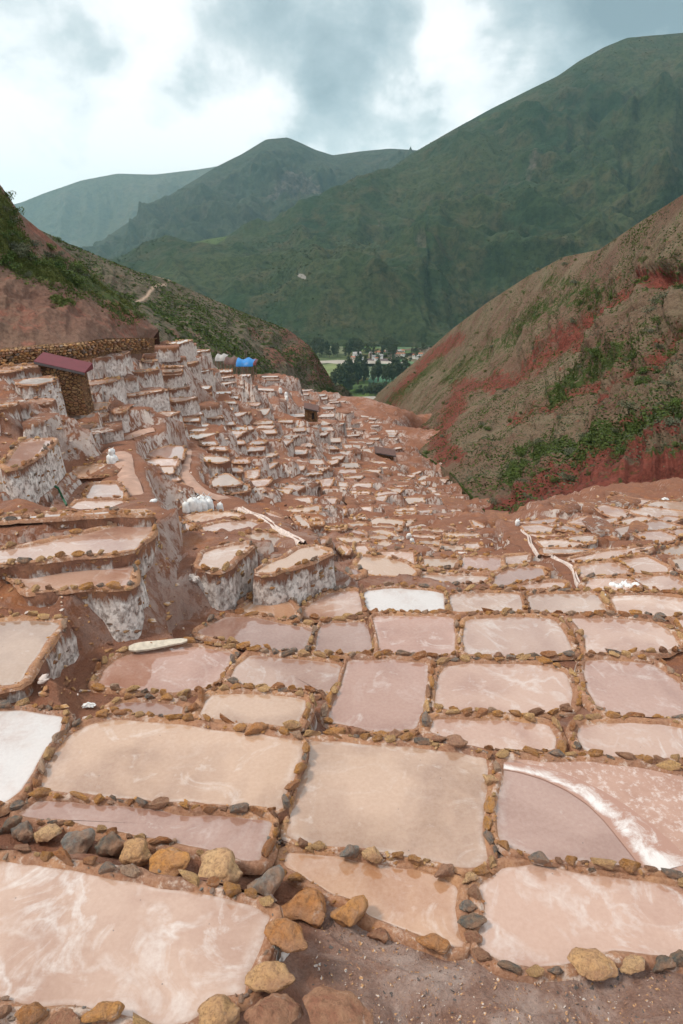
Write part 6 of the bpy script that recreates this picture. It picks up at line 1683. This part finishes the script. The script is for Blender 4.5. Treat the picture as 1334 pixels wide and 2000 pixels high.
tag(bm_obj('hose', bm, M['hose_green'], None, (0, 0, 0), True), 'short green hose hanging down the broad salt-streaked wall', 'hose')

def salt_line():
    p = ponds[6]; z = p['z']+0.006; ctr = [(968, 1497), (1010, 1502), (1060, 1514), (1110, 1535), (1155, 1562), (1195, 1595), (1230, 1632), (1262, 1668), (1290, 1702)]
    wd = [14, 20, 27, 33, 40, 50, 60, 66, 66]
    C = np.array([on_z(a, b, z)[:2] for a, b in ctr]); t = np.linspace(0, 1, len(C)); u = np.linspace(0, 1, 90)
    Q = smooth1(np.stack([np.interp(u, t, C[:, k]) for k in range(2)], 1), 12); T = np.gradient(Q, axis=0); T /= np.linalg.norm(T, axis=1, keepdims=True); Nn = np.stack([-T[:, 1], T[:, 0]], 1)
    w = np.interp(u, t, wd)*8.8/F; out = []
    e1 = fbm(u*14, u*0, oct=4, seed=2, gain=0.7); e2 = fbm(u*14, u*0+5, oct=4, seed=3, gain=0.7)
    root = empty('salt_line', (float(Q[:, 0].mean()), float(Q[:, 1].mean()), z)); tag(root, 'curved white salt crust crossing the brown pond', 'salt crust'); c0 = np.array(root.location)
    side = 1.0 if Nn[40, 0] > 0 else -1.0
    ks = np.array([-0.5, -0.3, -0.12, 0.05, 0.3, 0.6, 0.9, 1.2])
    P = np.array([np.concatenate([Q+side*Nn*(w*k)[:, None], np.full((len(Q), 1), z+0.004*(1-abs(k)/2))], 1) for k in ks])-c0
    link('crust', grid_mesh('crust', P, M['crust'], {'edge': np.repeat(np.array([0.0, 0.45, 0.85, 0.9, 0.7, 0.5, 0.3, 0.1])[:, None], len(Q), 1)}), root)
    # drier, salt-dusted mud beyond the line, following the pond's own outline
    pl = p['P']; far = Q+side*Nn*(w*0.5)[:, None]
    ins = [q for q in pl if np.min(np.linalg.norm(far-q, axis=1)) < 9 and ((q-Q[np.argmin(np.linalg.norm(Q-q, axis=1))])@(side*Nn[np.argmin(np.linalg.norm(Q-q, axis=1))]) > 0.02)]
    cen = np.mean(ins+list(far), axis=0); allp = np.array(list(far)+sorted(ins, key=lambda q: math.atan2(*(q-far.mean(0))[::-1])))
    ang = np.arctan2(allp[:, 1]-cen[1], allp[:, 0]-cen[0]); ring = allp[np.argsort(ang)]
    V = [(q[0]-c0[0], q[1]-c0[1], -0.003) for q in ring]+[(cen[0]-c0[0], cen[1]-c0[1], -0.003)]; n = len(ring)
    link('dry_mud', mesh('dry_mud', V, [(i, (i+1) % n, n) for i in range(n)], M['dry_mud'], True), root)
t = NT('dry_mud'); p_ = t.pos(); n_ = t.noise(p_, 2.2, 8, 0.7, 0.5)
M['dry_mud'] = t.done(t.mix(t.ramp(t.noise(p_, 9, 6, 0.7), [(0.5, 0.0), (0.66, 0.8)]), t.ramp(n_, [(0.3, (0.34, 0.20, 0.155)), (0.7, (0.44, 0.285, 0.23))]), (0.60, 0.51, 0.48)), 0.7, 0.3)
t = NT('crust'); p_ = t.pos()
sm_ = t.ramp(t.math('ADD', t.attr('edge'), t.math('MULTIPLY', t.math('SUBTRACT', t.noise(p_, 2.6, 10, 0.78, 0.8), 0.5), 2.6)), [(0.36, 0.0), (0.95, 1.0)])
M['crust'] = t.done(t.mix(sm_, (0.36, 0.21, 0.165), (0.66, 0.62, 0.61)), 0.6, 0.35)
salt_line()
